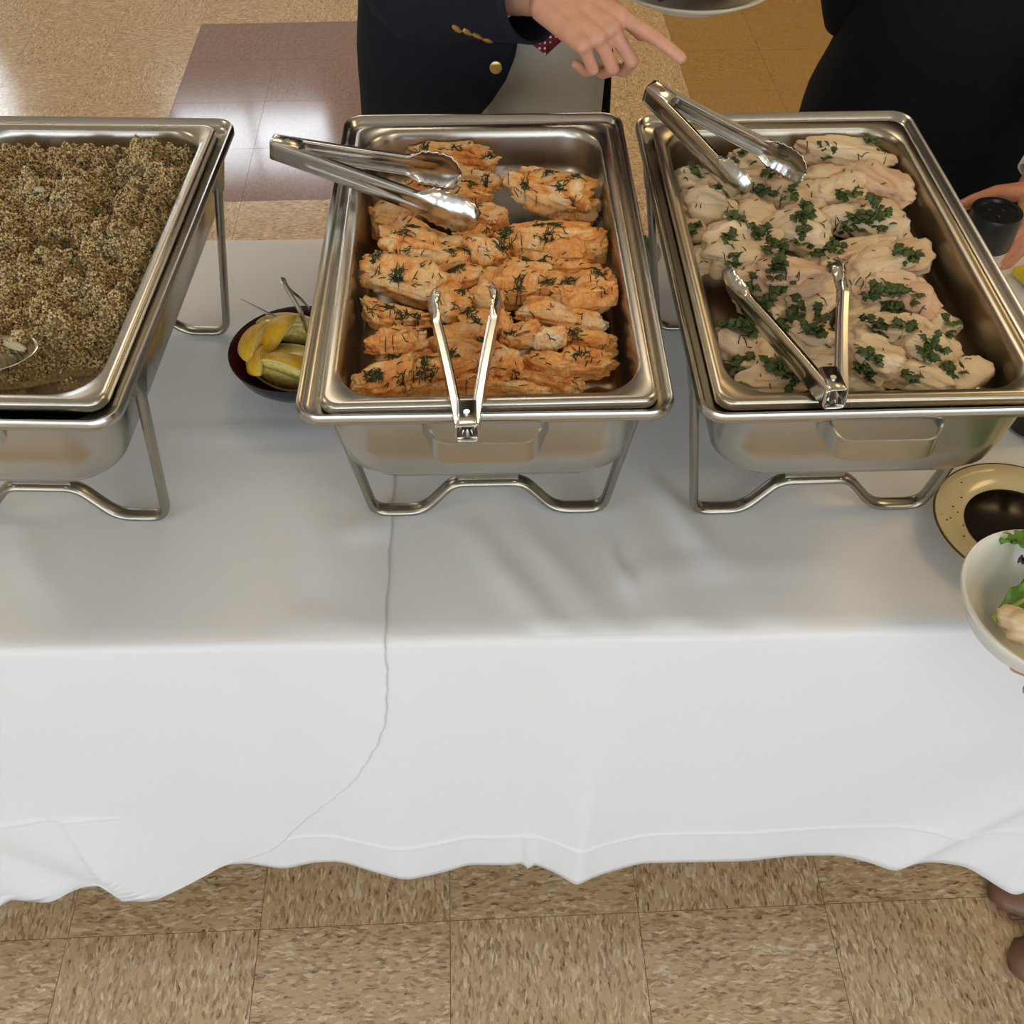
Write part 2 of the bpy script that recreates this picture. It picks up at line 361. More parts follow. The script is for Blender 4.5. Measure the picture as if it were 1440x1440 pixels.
def drop_pt(x, t, tab, L, off, crease, under=None):
    xh = x + slant(x) * max(0.0, L - t)
    dh = float(np.interp(xh, tab[0], tab[1])); u = max(0.0, min(1.0, t / L))
    d = dh * u ** 1.25
    if tab is tabB and t > 0.30:
        fl = x - (FB0[0] + (FB1[0] - FB0[0]) * (t - FB0[1]) / (FB1[1] - FB0[1])); sg = 1 / (1 + math.exp(-max(-40, min(40, fl / 0.0022)))); d += 0.016 * min(1, (t - 0.30) / 0.2) * sg * math.exp(-max(0, fl) / 0.09)
    if tab is tabA: d += 0.008 * math.exp(-((x - XD) / 0.006) ** 2) * min(1, max(0, (t - 0.47) / 0.05)) + 0.006 * math.exp(-((x - XV - 0.03 * (1 - u)) / 0.014) ** 2) * max(0, u - 0.25)
    d += 0.0028 * math.exp(-((t - crease) / 0.004) ** 2) + 0.0015 * noise.noise(Vector((x * 8, t * 5, 1.5))) * u
    if under: d = max(d, YF - under(x, t)[1] + 0.0025 + 0.002 * u - off)
    z = T + off - math.sqrt(max(0, t * t - d * d))
    return (x, YF - off - d, z)
def cloth(name, xrow, tab, L, off, crease, nx, label, under=None):
    """rows run from the back hem over the top to the front hem; xrow(region, s) gives the row's x range"""
    rows = []
    for k in range(14): t = 0.42 * (1 - k / 14); rows.append(('back', t))
    for k in range(46): rows.append(('top', YB - RC - (YB - YF - 2 * RC) * k / 45))
    for k in range(1, 6): rows.append(('corner', R(90) * k / 6))
    nd = 46
    ts = [RC + (L - RC) * k / nd for k in range(nd + 1)] + [crease + q for q in (-0.008, -0.005, -0.0025, 0.0, 0.0025, 0.005, 0.008)]
    for t_ in sorted(ts): rows.append(('front', t_))
    v = []
    for kind, s in rows:
        x0, x1 = xrow(kind, s)
        for i in range(nx + 1):
            x = x0 + (x1 - x0) * i / nx
            if kind == 'back': v.append((x, YB + off + (0.04 + 0.02 * math.sin(x * 14)) * (s / 0.42) ** 1.3, T - RC - s))
            elif kind == 'top': v.append((x, s, T + off + wrinkle(x, s)))
            elif kind == 'corner': v.append((x, YF - off + RC - RC * math.sin(s), T + off - RC + RC * math.cos(s)))
            else: v.append(drop_pt(x, s, tab, L, off, crease, under))
    n = nx + 1; f = [(k * n + i, k * n + i + 1, (k + 1) * n + i + 1, (k + 1) * n + i) for k in range(len(rows) - 1) for i in range(nx)]
    o = mesh(name, v, f, 'cloth'); solid(o, 0.0008, 0.0)
    return tag(o, label, 'tablecloth', 'white tablecloths')
cloth('tablecloth', lambda k, s: (-0.62, 1.13), tabA, LA, 0.0005, 0.487, 340, 'white linen tablecloth with wavy hem, its edge tucked under the other cloth')
eb = [(0.0, -0.122), (0.06, -0.124), (0.155, -0.134), (0.21, -0.150), (0.30, -0.188), (0.37, -0.230), (0.43, -0.272), (0.50, -0.320), (0.555, -0.372), (0.60, -0.45), (0.625, -0.52)]
def xB(kind, s):
    if kind == 'front': return (-1.37, float(np.interp(s, [a for a, _ in eb], [b for _, b in eb])) + 0.0015 * math.sin(s * 160))
    if kind == 'back': return (-1.37, -0.128)
    if kind == 'top': return (-1.37, -0.128 + 0.006 * (YB - s) / (YB - YF) + 0.0012 * math.sin(s * 90))
    return (-1.37, -0.122)
cloth('tablecloth', xB, tabB, LB, 0.0032, 0.40, 420, 'white linen tablecloth with rounded corner, overlapping the other cloth', under=lambda x, t: drop_pt(x, min(t, LA), tabA, LA, 0.0005, 0.487))
TT = T + 0.006     # where things stand

# ------------------------------------------------------------------ chafing dishes
ZR = 1.016         # rim height
def stand_frame(sy, parent):
    """bent strip: leg, foot, hump with crossbar, foot, leg"""
    fx, fy, ty = 0.136, 0.172 * sy, 0.190 * sy
    z0 = TT + 0.0054
    left = [(-0.168, ty, ZR - 0.03), (-fx, fy, z0), (-0.078, fy, z0), (-0.040, fy * 0.97, z0 + 0.043), (-0.012, fy * 0.97, z0 + 0.043)]
    pts = left + [(-x, y, z) for x, y, z in reversed(left)]
    o = tube('stand_frame', round_path(pts, 0.018), 0.0052, 'steel_leg', parent, 14, 1.75, up=(0, sy * -1, 0.2))
    box('crossbar_plate', -0.036, 0.036, fy * 0.97 - 0.003, fy * 0.97 + 0.003, z0 + 0.035, z0 + 0.058, 'steel_leg', o, 0.002)
    for sx in (-1, 1):
        v, f = tube_vf([(sx * 0.03, fy * 0.97 - 0.006, z0 + 0.043), (sx * 0.03, fy * 0.97 + 0.006, z0 + 0.043)], 0.004, 10); mesh('rivet', v, f, 'steel', o)
        # clip that holds the leg top to the pan rim
        v, f = loft([[(sx * 0.150, ty - 0.02, ZR - 0.012), (sx * 0.176, ty - 0.02, ZR - 0.012), (sx * 0.176, ty + 0.02, ZR - 0.012), (sx * 0.150, ty + 0.02, ZR - 0.012)],
                     [(sx * 0.160, ty - 0.006, ZR - 0.045), (sx * 0.172, ty - 0.006, ZR - 0.045), (sx * 0.172, ty + 0.006, ZR - 0.045), (sx * 0.160, ty + 0.006, ZR - 0.045)]])
        mesh('clip', v, f, 'steel_leg', o, smooth=False)
    return o
def make_chafer(loc, rz, label):
    t = tag(empty('chafing_dish', (loc[0], loc[1], 0), rz), label, 'chafing dish', 'steel chafing dishes on the buffet table')
    W, L = 0.180, 0.285
    spec = [(0.104, 0.215, 0.05, 0.896), (0.124, 0.238, 0.052, 0.898), (0.139, 0.254, 0.052, 0.906), (0.147, 0.263, 0.046, 0.922), (0.1505, 0.267, 0.042, 0.955), (0.1530, 0.270, 0.038, ZR - 0.016),
            (0.1555, 0.273, 0.036, ZR - 0.010), (W - 0.004, L - 0.004, 0.024, ZR - 0.010), (W - 0.0005, L - 0.0005, 0.026, ZR - 0.007), (W, L, 0.026, ZR - 0.001), (W - 0.002, L - 0.002, 0.025, ZR + 0.003), (W - 0.006, L - 0.006, 0.022, ZR + 0.002),
            (W - 0.008, L - 0.008, 0.020, ZR - 0.004), (W - 0.012, L - 0.012, 0.017, ZR - 0.007), (0.1555, 0.272, 0.034, ZR - 0.0075), (0.1520, 0.2685, 0.037, ZR - 0.013), (0.1490, 0.2655, 0.042, 0.955), (0.143, 0.259, 0.046, 0.925), (0.124, 0.238, 0.052, 0.903), (0.1, 0.215, 0.05, 0.8995)]
    v, f = rr_shell(spec, 14); wp = mesh('water_pan', v, f, 'steel', t, sharp=70)
    for sy in (-1, 1):      # strap handle at each end
        y0 = 0.2715 * sy; yo = 0.298 * sy; zc = ZR - 0.030
        path = round_path([(-0.062, y0 - 0.006 * sy, zc + 0.010), (-0.056, y0 + 0.004 * sy, zc + 0.006), (-0.046, yo, zc - 0.003), (0.046, yo, zc - 0.003), (0.056, y0 + 0.004 * sy, zc + 0.006), (0.062, y0 - 0.006 * sy, zc + 0.010)], 0.012, 5)
        rings = []
        for i, p in enumerate(path):
            k = min(i, len(path) - 1 - i) / (len(path) / 2); hh = 0.0125
            tn = (path[min(i + 1, len(path) - 1)] - path[max(i - 1, 0)]); nn = Vector((-tn.y, tn.x, 0)).normalized() * 0.0011
            rings.append([p + nn + Vector((0, 0, hh)), p - nn + Vector((0, 0, hh)), p - nn - Vector((0, 0, hh)), p + nn - Vector((0, 0, hh))])
        v, f = loft(rings); mesh('handle', v, f, 'steel', wp, sharp=40)
    for sy in (-1, 1): stand_frame(sy, t)
    return t
CH = {'L': ((-0.5164, 0.987), -0.047), 'C': ((-0.0066, 0.9821), -0.0034), 'R': ((0.3716, 0.9766), 0.0075)}
make_chafer(*CH['L'], 'steel chafing dish that carries the pan of brown quinoa')
make_chafer(*CH['C'], 'steel chafing dish that carries the pan of orange salmon')
make_chafer(*CH['R'], 'steel chafing dish that carries the pan of pale chicken')
ZP = ZR + 0.005    # top of the food pan flange
PF = ZP - 0.064    # its floor
def make_pan(key, off, rz, mat, label, tilt=0.0):
    (cx, cy), a = CH[key]
    W, L = 0.1605, 0.262
    zb = 0.0
    spec = [(0.120, 0.215, 0.04, -0.0652), (0.131, 0.231, 0.045, -0.0645), (0.139, 0.240, 0.048, -0.058), (0.1425, 0.2435, 0.048, -0.045), (0.1455, 0.2465, 0.046, -0.010), (0.147, 0.248, 0.044, -0.004),
            (W - 0.003, L - 0.003, 0.016, -0.0035), (W - 0.0012, L - 0.0012, 0.017, -0.011), (W, L, 0.017, -0.011), (W + 0.0005, L + 0.0005, 0.017, -0.004), (W - 0.0015, L - 0.0015, 0.016, -0.0005), (W - 0.005, L - 0.005, 0.015, 0.0), (0.1485, 0.2495, 0.044, -0.0012), (0.1462, 0.2472, 0.045, -0.004), (0.1442, 0.2452, 0.046, -0.012),
            (0.1412, 0.2422, 0.048, -0.045), (0.137, 0.238, 0.048, -0.0565), (0.130, 0.230, 0.045, -0.0625), (0.120, 0.215, 0.04, -0.0637)]
    v, f = rr_shell(spec, 14)
    o = mesh('food_pan', v, f, mat, sharp=70)
    o.location = (cx + off[0], cy + off[1], ZP); o.rotation_euler = (tilt, 0, a + rz)
    return tag(o, label, 'food pan', 'steel food pans in the chafing dishes')
panL = make_pan('L', (0.0, 0.002), 0.004, 'steel_pan', 'steel food pan filled with brown quinoa')
panC = make_pan('C', (0.002, -0.008), 0.010, 'steel_pan', 'steel food pan filled with salmon pieces')
panR = make_pan('R', (0.0, -0.006), -0.002, 'steel_oily', 'oily steel food pan filled with pale chicken pieces')
# ------------------------------------------------------------------ food
def salmon_mat(name, shift):
    m, nt, b = nmat(name)
    tc = N(nt, 'ShaderNodeTexCoord'); oi = N(nt, 'ShaderNodeObjectInfo')
    sc = N(nt, 'ShaderNodeVectorMath', operation='SCALE'); sc.inputs[0].default_value = (3.7, 7.1, 2.3); nt.links.new(oi.outputs['Random'], sc.inputs['Scale'])
    ad = N(nt, 'ShaderNodeVectorMath', operation='ADD'); nt.links.new(tc.outputs['Object'], ad.inputs[0]); nt.links.new(sc.outputs[0], ad.inputs[1])
    n1 = N(nt, 'ShaderNodeTexNoise', Scale=38.0, Detail=6.0, Roughness=0.6, Distortion=0.6); nt.links.new(ad.outputs[0], n1.inputs['Vector'])
    n2 = N(nt, 'ShaderNodeTexNoise', Scale=170.0, Detail=4.0, Roughness=0.7); nt.links.new(ad.outputs[0], n2.inputs['Vector'])
    r1 = ramp(nt, [(0.28, (0.58, 0.19, 0.040)), (0.42, (0.82, 0.35, 0.085)), (0.54 - shift, (0.88, 0.47, 0.16)), (0.66 - shift, (0.88, 0.62, 0.33)), (0.76 - shift, (0.86, 0.70, 0.50))])
    nt.links.new(n1.outputs[0], r1.inputs[0])
    r2 = ramp(nt, [(0.35, (0.72, 0.55, 0.45)), (0.55, (1, 1, 1))]); nt.links.new(n2.outputs[0], r2.inputs[0])
    mx = N(nt, 'ShaderNodeMix', data_type='RGBA', blend_type='MULTIPLY'); mx.inputs[0].default_value = 0.42
    nt.links.new(r1.outputs[0], mx.inputs[6]); nt.links.new(r2.outputs[0], mx.inputs[7]); nt.links.new(mx.outputs[2], b.inputs['Base Color'])
    wv = N(nt, 'ShaderNodeTexWave', Scale=55.0, Distortion=9.0, Detail=3.0); wv.inputs['Detail Scale'].default_value = 1.6; nt.links.new(ad.outputs[0], wv.inputs['Vector'])
    b1 = N(nt, 'ShaderNodeBump', Strength=0.35, Distance=0.002); nt.links.new(wv.outputs[0], b1.inputs['Height'])
    b2 = N(nt, 'ShaderNodeBump', Strength=0.6, Distance=0.0025); nt.links.new(n2.outputs[0], b2.inputs['Height']); nt.links.new(b1.outputs[0], b2.inputs['Normal']); nt.links.new(b2.outputs[0], b.inputs['Normal'])
    b.inputs['Roughness'].default_value = 0.42; b.inputs['Subsurface Weight'].default_value = 0.12; b.inputs['Subsurface Scale'].default_value = 0.004; b.inputs['Subsurface Radius'].default_value = (1, .35, .15)
    return m
def chicken_mat(name, c0, c1, c2):
    m, nt, b = nmat(name)
    tc = N(nt, 'ShaderNodeTexCoord'); oi = N(nt, 'ShaderNodeObjectInfo')
    sc = N(nt, 'ShaderNodeVectorMath', operation='SCALE'); sc.inputs[0].default_value = (3.7, 7.1, 2.3); nt.links.new(oi.outputs['Random'], sc.inputs['Scale'])
    ad = N(nt, 'ShaderNodeVectorMath', operation='ADD'); nt.links.new(tc.outputs['Object'], ad.inputs[0]); nt.links.new(sc.outputs[0], ad.inputs[1])
    n1 = N(nt, 'ShaderNodeTexNoise', Scale=16.0, Detail=4.0); nt.links.new(ad.outputs[0], n1.inputs['Vector'])
    mp = N(nt, 'ShaderNodeMapping'); mp.inputs['Scale'].default_value = (60, 260, 160); nt.links.new(ad.outputs[0], mp.inputs['Vector'])
    n2 = N(nt, 'ShaderNodeTexNoise', Scale=1.0, Detail=4.0); nt.links.new(mp.outputs[0], n2.inputs['Vector'])
    r1 = ramp(nt, [(0.32, c0), (0.5, c1), (0.68, c2)]); nt.links.new(n1.outputs[0], r1.inputs[0]); nt.links.new(r1.outputs[0], b.inputs['Base Color'])
    b2 = N(nt, 'ShaderNodeBump', Strength=0.42, Distance=0.003); nt.links.new(n2.outputs[0], b2.inputs['Height']); nt.links.new(b2.outputs[0], b.inputs['Normal'])
    b.inputs['Roughness'].default_value = 0.40; b.inputs['Subsurface Weight'].default_value = 0.15; b.inputs['Subsurface Scale'].default_value = 0.005; b.inputs['Subsurface Radius'].default_value = (1, .5, .3)
    return m
M['salmon_a'] = salmon_mat('orange_salmon', 0.0); M['salmon_b'] = salmon_mat('creamy_salmon', 0.07)
M['chicken_a'] = chicken_mat('pale_chicken', (0.64, 0.45, 0.27), (0.74, 0.57, 0.37), (0.79, 0.64, 0.44))
M['chicken_b'] = chicken_mat('pinkish_chicken', (0.64, 0.38, 0.24), (0.72, 0.50, 0.34), (0.76, 0.58, 0.42))
M['dill'] = plain('dill_green', (0.026, 0.046, 0.010), 0.5, var=0.5, scale=200)
M['parsley'] = plain('parsley_green', (0.045, 0.078, 0.012), 0.45, var=0.6, scale=90)
_ico = {}
def ico(sub):
    if sub not in _ico:
        bm = bmesh.new(); bmesh.ops.create_icosphere(bm, subdivisions=sub, radius=1.0)
        _ico[sub] = ([v.co.copy() for v in bm.verts], [tuple(v.index for v in f.verts) for f in bm.faces]); bm.free()
    return _ico[sub]
def blob(L, W, H, seed, kind):
    vs_, fs = ico(5 if kind == 'salmon' or L > 0.085 else 4); rr = random.Random(seed); o = Vector((rr.uniform(0, 90), rr.uniform(0, 90), rr.uniform(0, 90)))
    bend = rr.uniform(-0.22, 0.22); taper = rr.uniform(-0.35, 0.35); lift = rr.uniform(-0.15, 0.2); out = []; shear = rr.uniform(-0.28, 0.28); point = rr.choice((0.0, 0.5, 0.8)); pside = rr.choice((-1, 1))
    e = 0.60 if kind == 'salmon' else 0.78
    for n in vs_:
        x = math.copysign(abs(n.x) ** e, n.x); y = math.copysign(abs(n.y) ** e, n.y); z = math.copysign(abs(n.z) ** (0.75 if kind == 'salmon' else 0.85), n.z)
        nl = 0.80 if kind == 'salmon' else 0.86
        x *= nl; y *= nl
        k = 1 + taper * x; y = y * k * (1 - 0.25 * x * x); z *= (1 + 0.35 * taper * x) * (1 - 0.35 * x * x)
        if kind == 'salmon':
            cr = 1 - abs(noise.noise(n * 2.1 + o)); cr2 = 1 - abs(noise.noise(n * 5.2 + o))
            d = 0.24 * noise.noise(n * 1.4 + o) + 0.12 * noise.noise(n * 3.4 + o) - 0.16 * cr ** 6 - 0.07 * cr2 ** 5 + 0.05 * noise.noise(n * 9 + o) + 0.03 * noise.noise(n * 19 + o)
            if n.z > -0.1: z += 0.17 * (abs(math.sin(3.6 * (x + 0.7 * abs(y)) + o.x + 1.2 * noise.noise(n * 1.8 + o))) - 0.55)      # flakes
            y *= 1 - point * max(0.0, x * pside) ** 1.5
        else:
            cr = 1 - abs(noise.noise(n * 1.7 + o))
            d = 0.28 * noise.noise(n * 1.4 + o) + 0.13 * noise.noise(n * 2.9 + o) - 0.13 * cr ** 7 + 0.05 * noise.noise(n * 6.5 + o) + 0.018 * noise.noise(n * 15 + o)
            z -= 0.20 * math.exp(-((y - 0.2 * noise.noise(Vector((x * 2, 0, o.x)))) / 0.14) ** 2) * (n.z > 0) * (seed % 3 == 0)   # groove along a fillet
        x += shear * y
        x, y, z = x * (1 + d), y * (1 + d), z * (1 + d)
        out.append(Vector((x * L / 2, y * W / 2 + bend * L * (0.3 - x * x) * 0.5, z * H / 2 + lift * H * (x * x - 0.3))))
    return out, fs
def place_food(spec, org, sc, zc, kind, bvhs, pan):
    """spec rows: crop x, crop y, length, width, angle, dz, material, label"""
    objs = []
    for k, (cx, cy, L, W, ang, dz, mat, lab) in enumerate(spec):
        px, py = org[0] + cx * sc, org[1] + cy * sc
        a = R(ang); hx, hy = math.cos(a) * L * sc / 2, math.sin(a) * L * sc / 2
        z = zc + dz
        c = onz(px, py, z + 0.008); p0 = onz(px - hx, py - hy, z); p1 = onz(px + hx, py + hy, z)
        w0 = onz(px, py - W * sc / 2, z); w1 = onz(px, py + W * sc / 2, z)
        l = (p1 - p0).length * (1.16 if kind == 'salmon' else 1.26); w = max((w1 - w0).length * (1.08 if kind == 'salmon' else 1.16), 0.024)
        h = min(0.044, max(0.026, (0.62 if kind == 'salmon' else 0.56) * min(l, w)))
        vv, ff = blob(l, w, h, 31 * k + (5 if kind == 'salmon' else 900), kind)
        nm = 'salmon_piece' if kind == 'salmon' else 'chicken_piece'
        rz = math.atan2(p1.y - p0.y, p1.x - p0.x)
        o = mesh(nm, vv, ff, mat); o.location = (c.x, c.y, z)
        o.rotation_euler = (rnd.uniform(-0.40, 0.25), rnd.uniform(-0.14, 0.14), rz + rnd.uniform(-0.12, 0.12))
        tag(o, lab, kind, 'salmon pieces in the steel pan' if kind == 'salmon' else 'chicken pieces in the steel pan')
        mw = Matrix.LocRotScale(o.location, o.rotation_euler, None); pm = Matrix.LocRotScale(pan.location, pan.rotation_euler, None); pinv = pm.inverted(); ww = []
        for p in vv:        # keep the piece inside the pan's walls and on its floor
            q = pinv @ (mw @ p); lz = max(-0.0625, q.z); k_ = 0.006 * min(1, max(0, (-0.02 - lz) / 0.04)); lx, ly = 0.1405 - k_, 0.2415 - k_
            cxr = max(0, abs(q.x) - (lx - 0.046)); cyr = max(0, abs(q.y) - (ly - 0.046)); rr_ = math.hypot(cxr, cyr)
            if rr_ > 0.046: f_ = 0.046 / rr_; q = Vector((math.copysign(lx - 0.046 + cxr * f_, q.x) if cxr > 0 else q.x, math.copysign(ly - 0.046 + cyr * f_, q.y) if cyr > 0 else q.y, lz))
            q.z = lz; ww.append(pm @ q)
        iw = mw.inverted()
        for p, q in zip(o.data.vertices, ww): p.co = iw @ q
        bvhs.append((BVHTree.FromPolygons(ww, ff), o, iw))
        objs.append(o)
    return objs
def hit(bvhs, px, py):
    r = ray(px, py).normalized(); best = None
    for b, o, inv in bvhs:
        loc, nrm, i, d = b.ray_cast(CAMP, r)
        if loc is not None and (best is None or d < best[0]): best = (d, loc, nrm, b, o, inv)
    return best
def surf(b, x, y, z):
    loc, nrm, i, d = b.ray_cast(Vector((x, y, z + 0.05)), Vector((0, 0, -1)))
    return loc
herb = {}
def add_part(o, inv, key, v, f):
    d = herb.setdefault((o.name, key), [o, [], []]); n = len(d[1]); d[1] += [inv @ p for p in v]; d[2] += [tuple(i + n for i in q) for q in f]
def dill_cluster(bvhs, px, py, ns, spread, key='dill'):
    h = hit(bvhs, px, py)
    if not h: return
    _, c, nrm, b, o, inv = h
    for k in range(ns):
        a = rnd.uniform(0, 2 * PI); r0 = rnd.uniform(0, spread); x, y = c.x + r0 * math.cos(a), c.y + r0 * math.sin(a)
        d = rnd.uniform(0, 2 * PI); l = rnd.uniform(0.004, 0.010); cv = rnd.uniform(-1.5, 1.5); pts = []
        for s in range(4):
            q = surf(b, x, y, c.z)
            if q is None: break
            pts.append(q + Vector((0, 0, 0.0006 + 0.0004 * s))); x += math.cos(d) * l / 3; y += math.sin(d) * l / 3; d += cv / 3
        if len(pts) == 4:
            v, f = tube_vf(pts, [0.0006, 0.0007, 0.0006, 0.0003], 3); add_part(o, inv, key, v, f)
def leaf(c, d, up, s):
    """small lobed, cupped parsley leaf"""
    d = d.normalized(); side = up.cross(d).normalized(); up = d.cross(side)
    prof = [(0.0, 0.05), (0.18, 0.30), (0.26, 0.22), (0.42, 0.55), (0.52, 0.34), (0.66, 0.44), (0.74, 0.22), (1.0, 0.0)]
    v = []
    for t, w in prof:
        mid = c + d * (t * s) + up * (s * 0.22 * math.sin(PI * t)); v.append(mid)
        for sg in (-1, 1): v.append(mid + side * (sg * w * s) - up * (s * 0.35 * w * rnd.uniform(0.1, 1.2)))
    f = []
    for k in range(len(prof) - 1):
        a, b_ = 3 * k, 3 * k + 3; f += [(a, a + 1, b_ + 1, b_), (a + 2, a, b_, b_ + 2)]
    return v, f
def parsley_cluster(bvhs, px, py, n, spread, size=0.011):
    h = hit(bvhs, px, py)
    if not h: return
    _, c, nrm, b, o, inv = h
    for k in range(n):
        a = rnd.uniform(0, 2 * PI); r0 = spread * math.sqrt(rnd.random()); q = surf(b, c.x + r0 * math.cos(a), c.y + r0 * math.sin(a), c.z)
        if q is None or (q - c).length > spread * 1.8: q = c + Vector((0, 0, 0.001))
        d = Vector((rnd.uniform(-1, 1), rnd.uniform(-1, 1), rnd.uniform(-0.05, 0.5))); up = Vector((rnd.uniform(-.5, .5), rnd.uniform(-.5, .5), 1))
        v, f = leaf(q + Vector((0, 0, 0.0012 + 0.0016 * rnd.random())), d, up, size * rnd.uniform(0.6, 1.15)); add_part(o, inv, 'parsley', v, f)
def flush_herbs(mats):
    for (nm, key), (o, v, f) in herb.items():
        q = mesh(key, v, f, mats[key], o, smooth=True); q['kind'] = 'stuff'
        if key == 'parsley': solid(q, 0.0003)
    herb.clear()

SO, SS = (480, 180), 0.29167
A, B_ = 'salmon_a', 'salmon_b'
lo, mi, hi = 0.0, 0.007, 0.014
salmon = [
 (510, 100, 500, 110, 10, hi, B_, 'long dill-flecked salmon piece at the bare far wall of the pan'),
 (540, 200, 480, 100, 8, mi, B_, 'salmon piece under the upper arm of the sideways tongs'),
 (480, 300, 560, 130, 3, mi, A, 'broad orange salmon piece between the two arms of the sideways tongs'),
 (260, 400, 220, 180, 10, lo, B_, 'salmon piece half hidden beneath the lower arm of the sideways tongs'),
 (1010, 275, 480, 200, 8, hi, B_, 'thick creamy salmon block lying apart in the far corner of the pan'),
 (1120, 370, 300, 110, -5, lo, B_, 'pale salmon slice wedged beneath the thick creamy block'),
 (720, 415, 150, 120, 25, mi, A, 'small bright orange salmon chunk at the tip of the sideways tongs'),
 (380, 540, 420, 230, 10, hi, B_, 'thick rounded salmon piece just below the lower tong arm'),
 (1000, 520, 540, 180, 8, hi, A, 'large orange salmon piece with dill along its middle'),
 (620, 500, 220, 60, -10, mi, A, 'thin orange salmon strip beside the lower tong head'),
 (500, 625, 330, 130, -5, mi, A, 'orange salmon piece behind the long curved piece'),
 (690, 580, 200, 160, 30, mi, B_, 'whitish salmon chunk in the middle of the heap'),
 (1200, 560, 240, 110, -25, mi, A, 'upturned salmon end touching the side wall of the pan'),
 (1050, 650, 420, 120, 5, mi, A, 'salmon piece below the large dill-topped orange piece'),
 (330, 715, 560, 160, 12, hi, B_, 'long curved creamy salmon piece near the lemon bowl side'),
 (600, 710, 300, 110, -10, mi, B_, 'salmon piece against the tail of the long curved piece'),
 (880, 740, 480, 200, 10, mi, A, 'wide flat orange salmon piece above the right arm of the front tongs'),
 (1170, 755, 380, 220, -8, hi, A, 'broad salmon piece with greyish skin edge by the side wall'),
 (230, 875, 330, 120, 15, mi, B_, 'salmon piece ending at the left arm of the front tongs'),
 (540, 825, 200, 140, 5, hi, B_, 'rounded dill-topped salmon chunk between the tips of the front tongs'),
 (700, 800, 170, 130, 30, hi, B_, 'curled pale salmon flap touching the right tip of the front tongs'),
 (690, 920, 300, 130, 5, mi, A, 'salmon piece between the arms of the front tongs, behind the largest flake'),
 (1050, 885, 460, 120, 8, mi, B_, 'long pale salmon piece tapering towards the side wall'),
 (880, 970, 110, 160, 70, hi, A, 'small upright salmon flake beside the right arm of the front tongs'),
 (1000, 990, 190, 90, 5, hi, B_, 'small crumbly salmon chunk lying on a flatter piece'),
 (1180, 1015, 320, 110, 12, lo, A, 'pointed salmon piece reaching towards the bare pan wall'),
 (250, 1000, 300, 140, -12, hi, A, 'smooth orange salmon piece left of the front tongs'),
 (300, 1085, 320, 90, -5, lo, A, 'low salmon slice under the smooth orange piece'),
 (590, 1030, 380, 190, 10, mi, A, 'largest orange salmon flake framed by the front tongs'),
 (200, 1190, 400, 150, -8, mi, A, 'salmon piece in the near corner by the lemon bowl'),
 (520, 1130, 420, 130, -15, mi, A, 'slanted salmon piece under the left arm of the front tongs'),
 (780, 1120, 220, 160, 10, mi, B_, 'creamy-edged salmon piece under the right arm of the front tongs'),
 (1180, 1110, 340, 130, 0, mi, A, 'pointed salmon piece nearest the bare corner of the pan'),
 (1000, 1120, 300, 120, 15, mi, A, 'salmon piece next to the pointed one at the bare corner'),
 (980, 1200, 380, 90, 12, lo, B_, 'salmon strip lying beside the bare patch of pan floor'),
 (560, 1235, 640, 90, 2, lo, A, 'long salmon strip along the near wall under the front tongs'),
 (860, 1250, 300, 60, 4, lo, B_, 'thin salmon strip with crumbs along the near wall'),
]
bv_s = []
place_food(salmon, SO, SS, PF + 0.024, 'salmon', bv_s, panC)
for (cx, cy) in [(400, 60), (540, 100), (720, 130), (400, 135), (1000, 215), (1130, 235), (880, 280), (1060, 285), (690, 270), (620, 260), (350, 480), (310, 500), (720, 520), (790, 490), (790, 510), (950, 470), (1030, 465), (990, 540), (1110, 450), (290, 610), (770, 590), (520, 600), (600, 590), (280, 710), (280, 700), (160, 640), (570, 670), (520, 695), (860, 770), (990, 745), (1090, 740), (570, 785), (230, 870), (290, 920), (610, 890), (500, 950), (690, 1030), (810, 1060), (640, 940), (1130, 990), (1150, 1090), (250, 1110), (180, 1200), (150, 1210), (400, 1110), (520, 1090), (860, 1210), (390, 1180), (310, 1250), (430, 1230), (680, 1165), (980, 640), (890, 640), (360, 950), (1240, 700)]:
    dill_cluster(bv_s, SO[0] + cx * SS, SO[1] + cy * SS, 26, 0.0085)
for k in range(420): dill_cluster(bv_s, rnd.uniform(495, 880), rnd.uniform(195, 545), 1, 0.003)
flush_herbs({'dill': 'dill'})

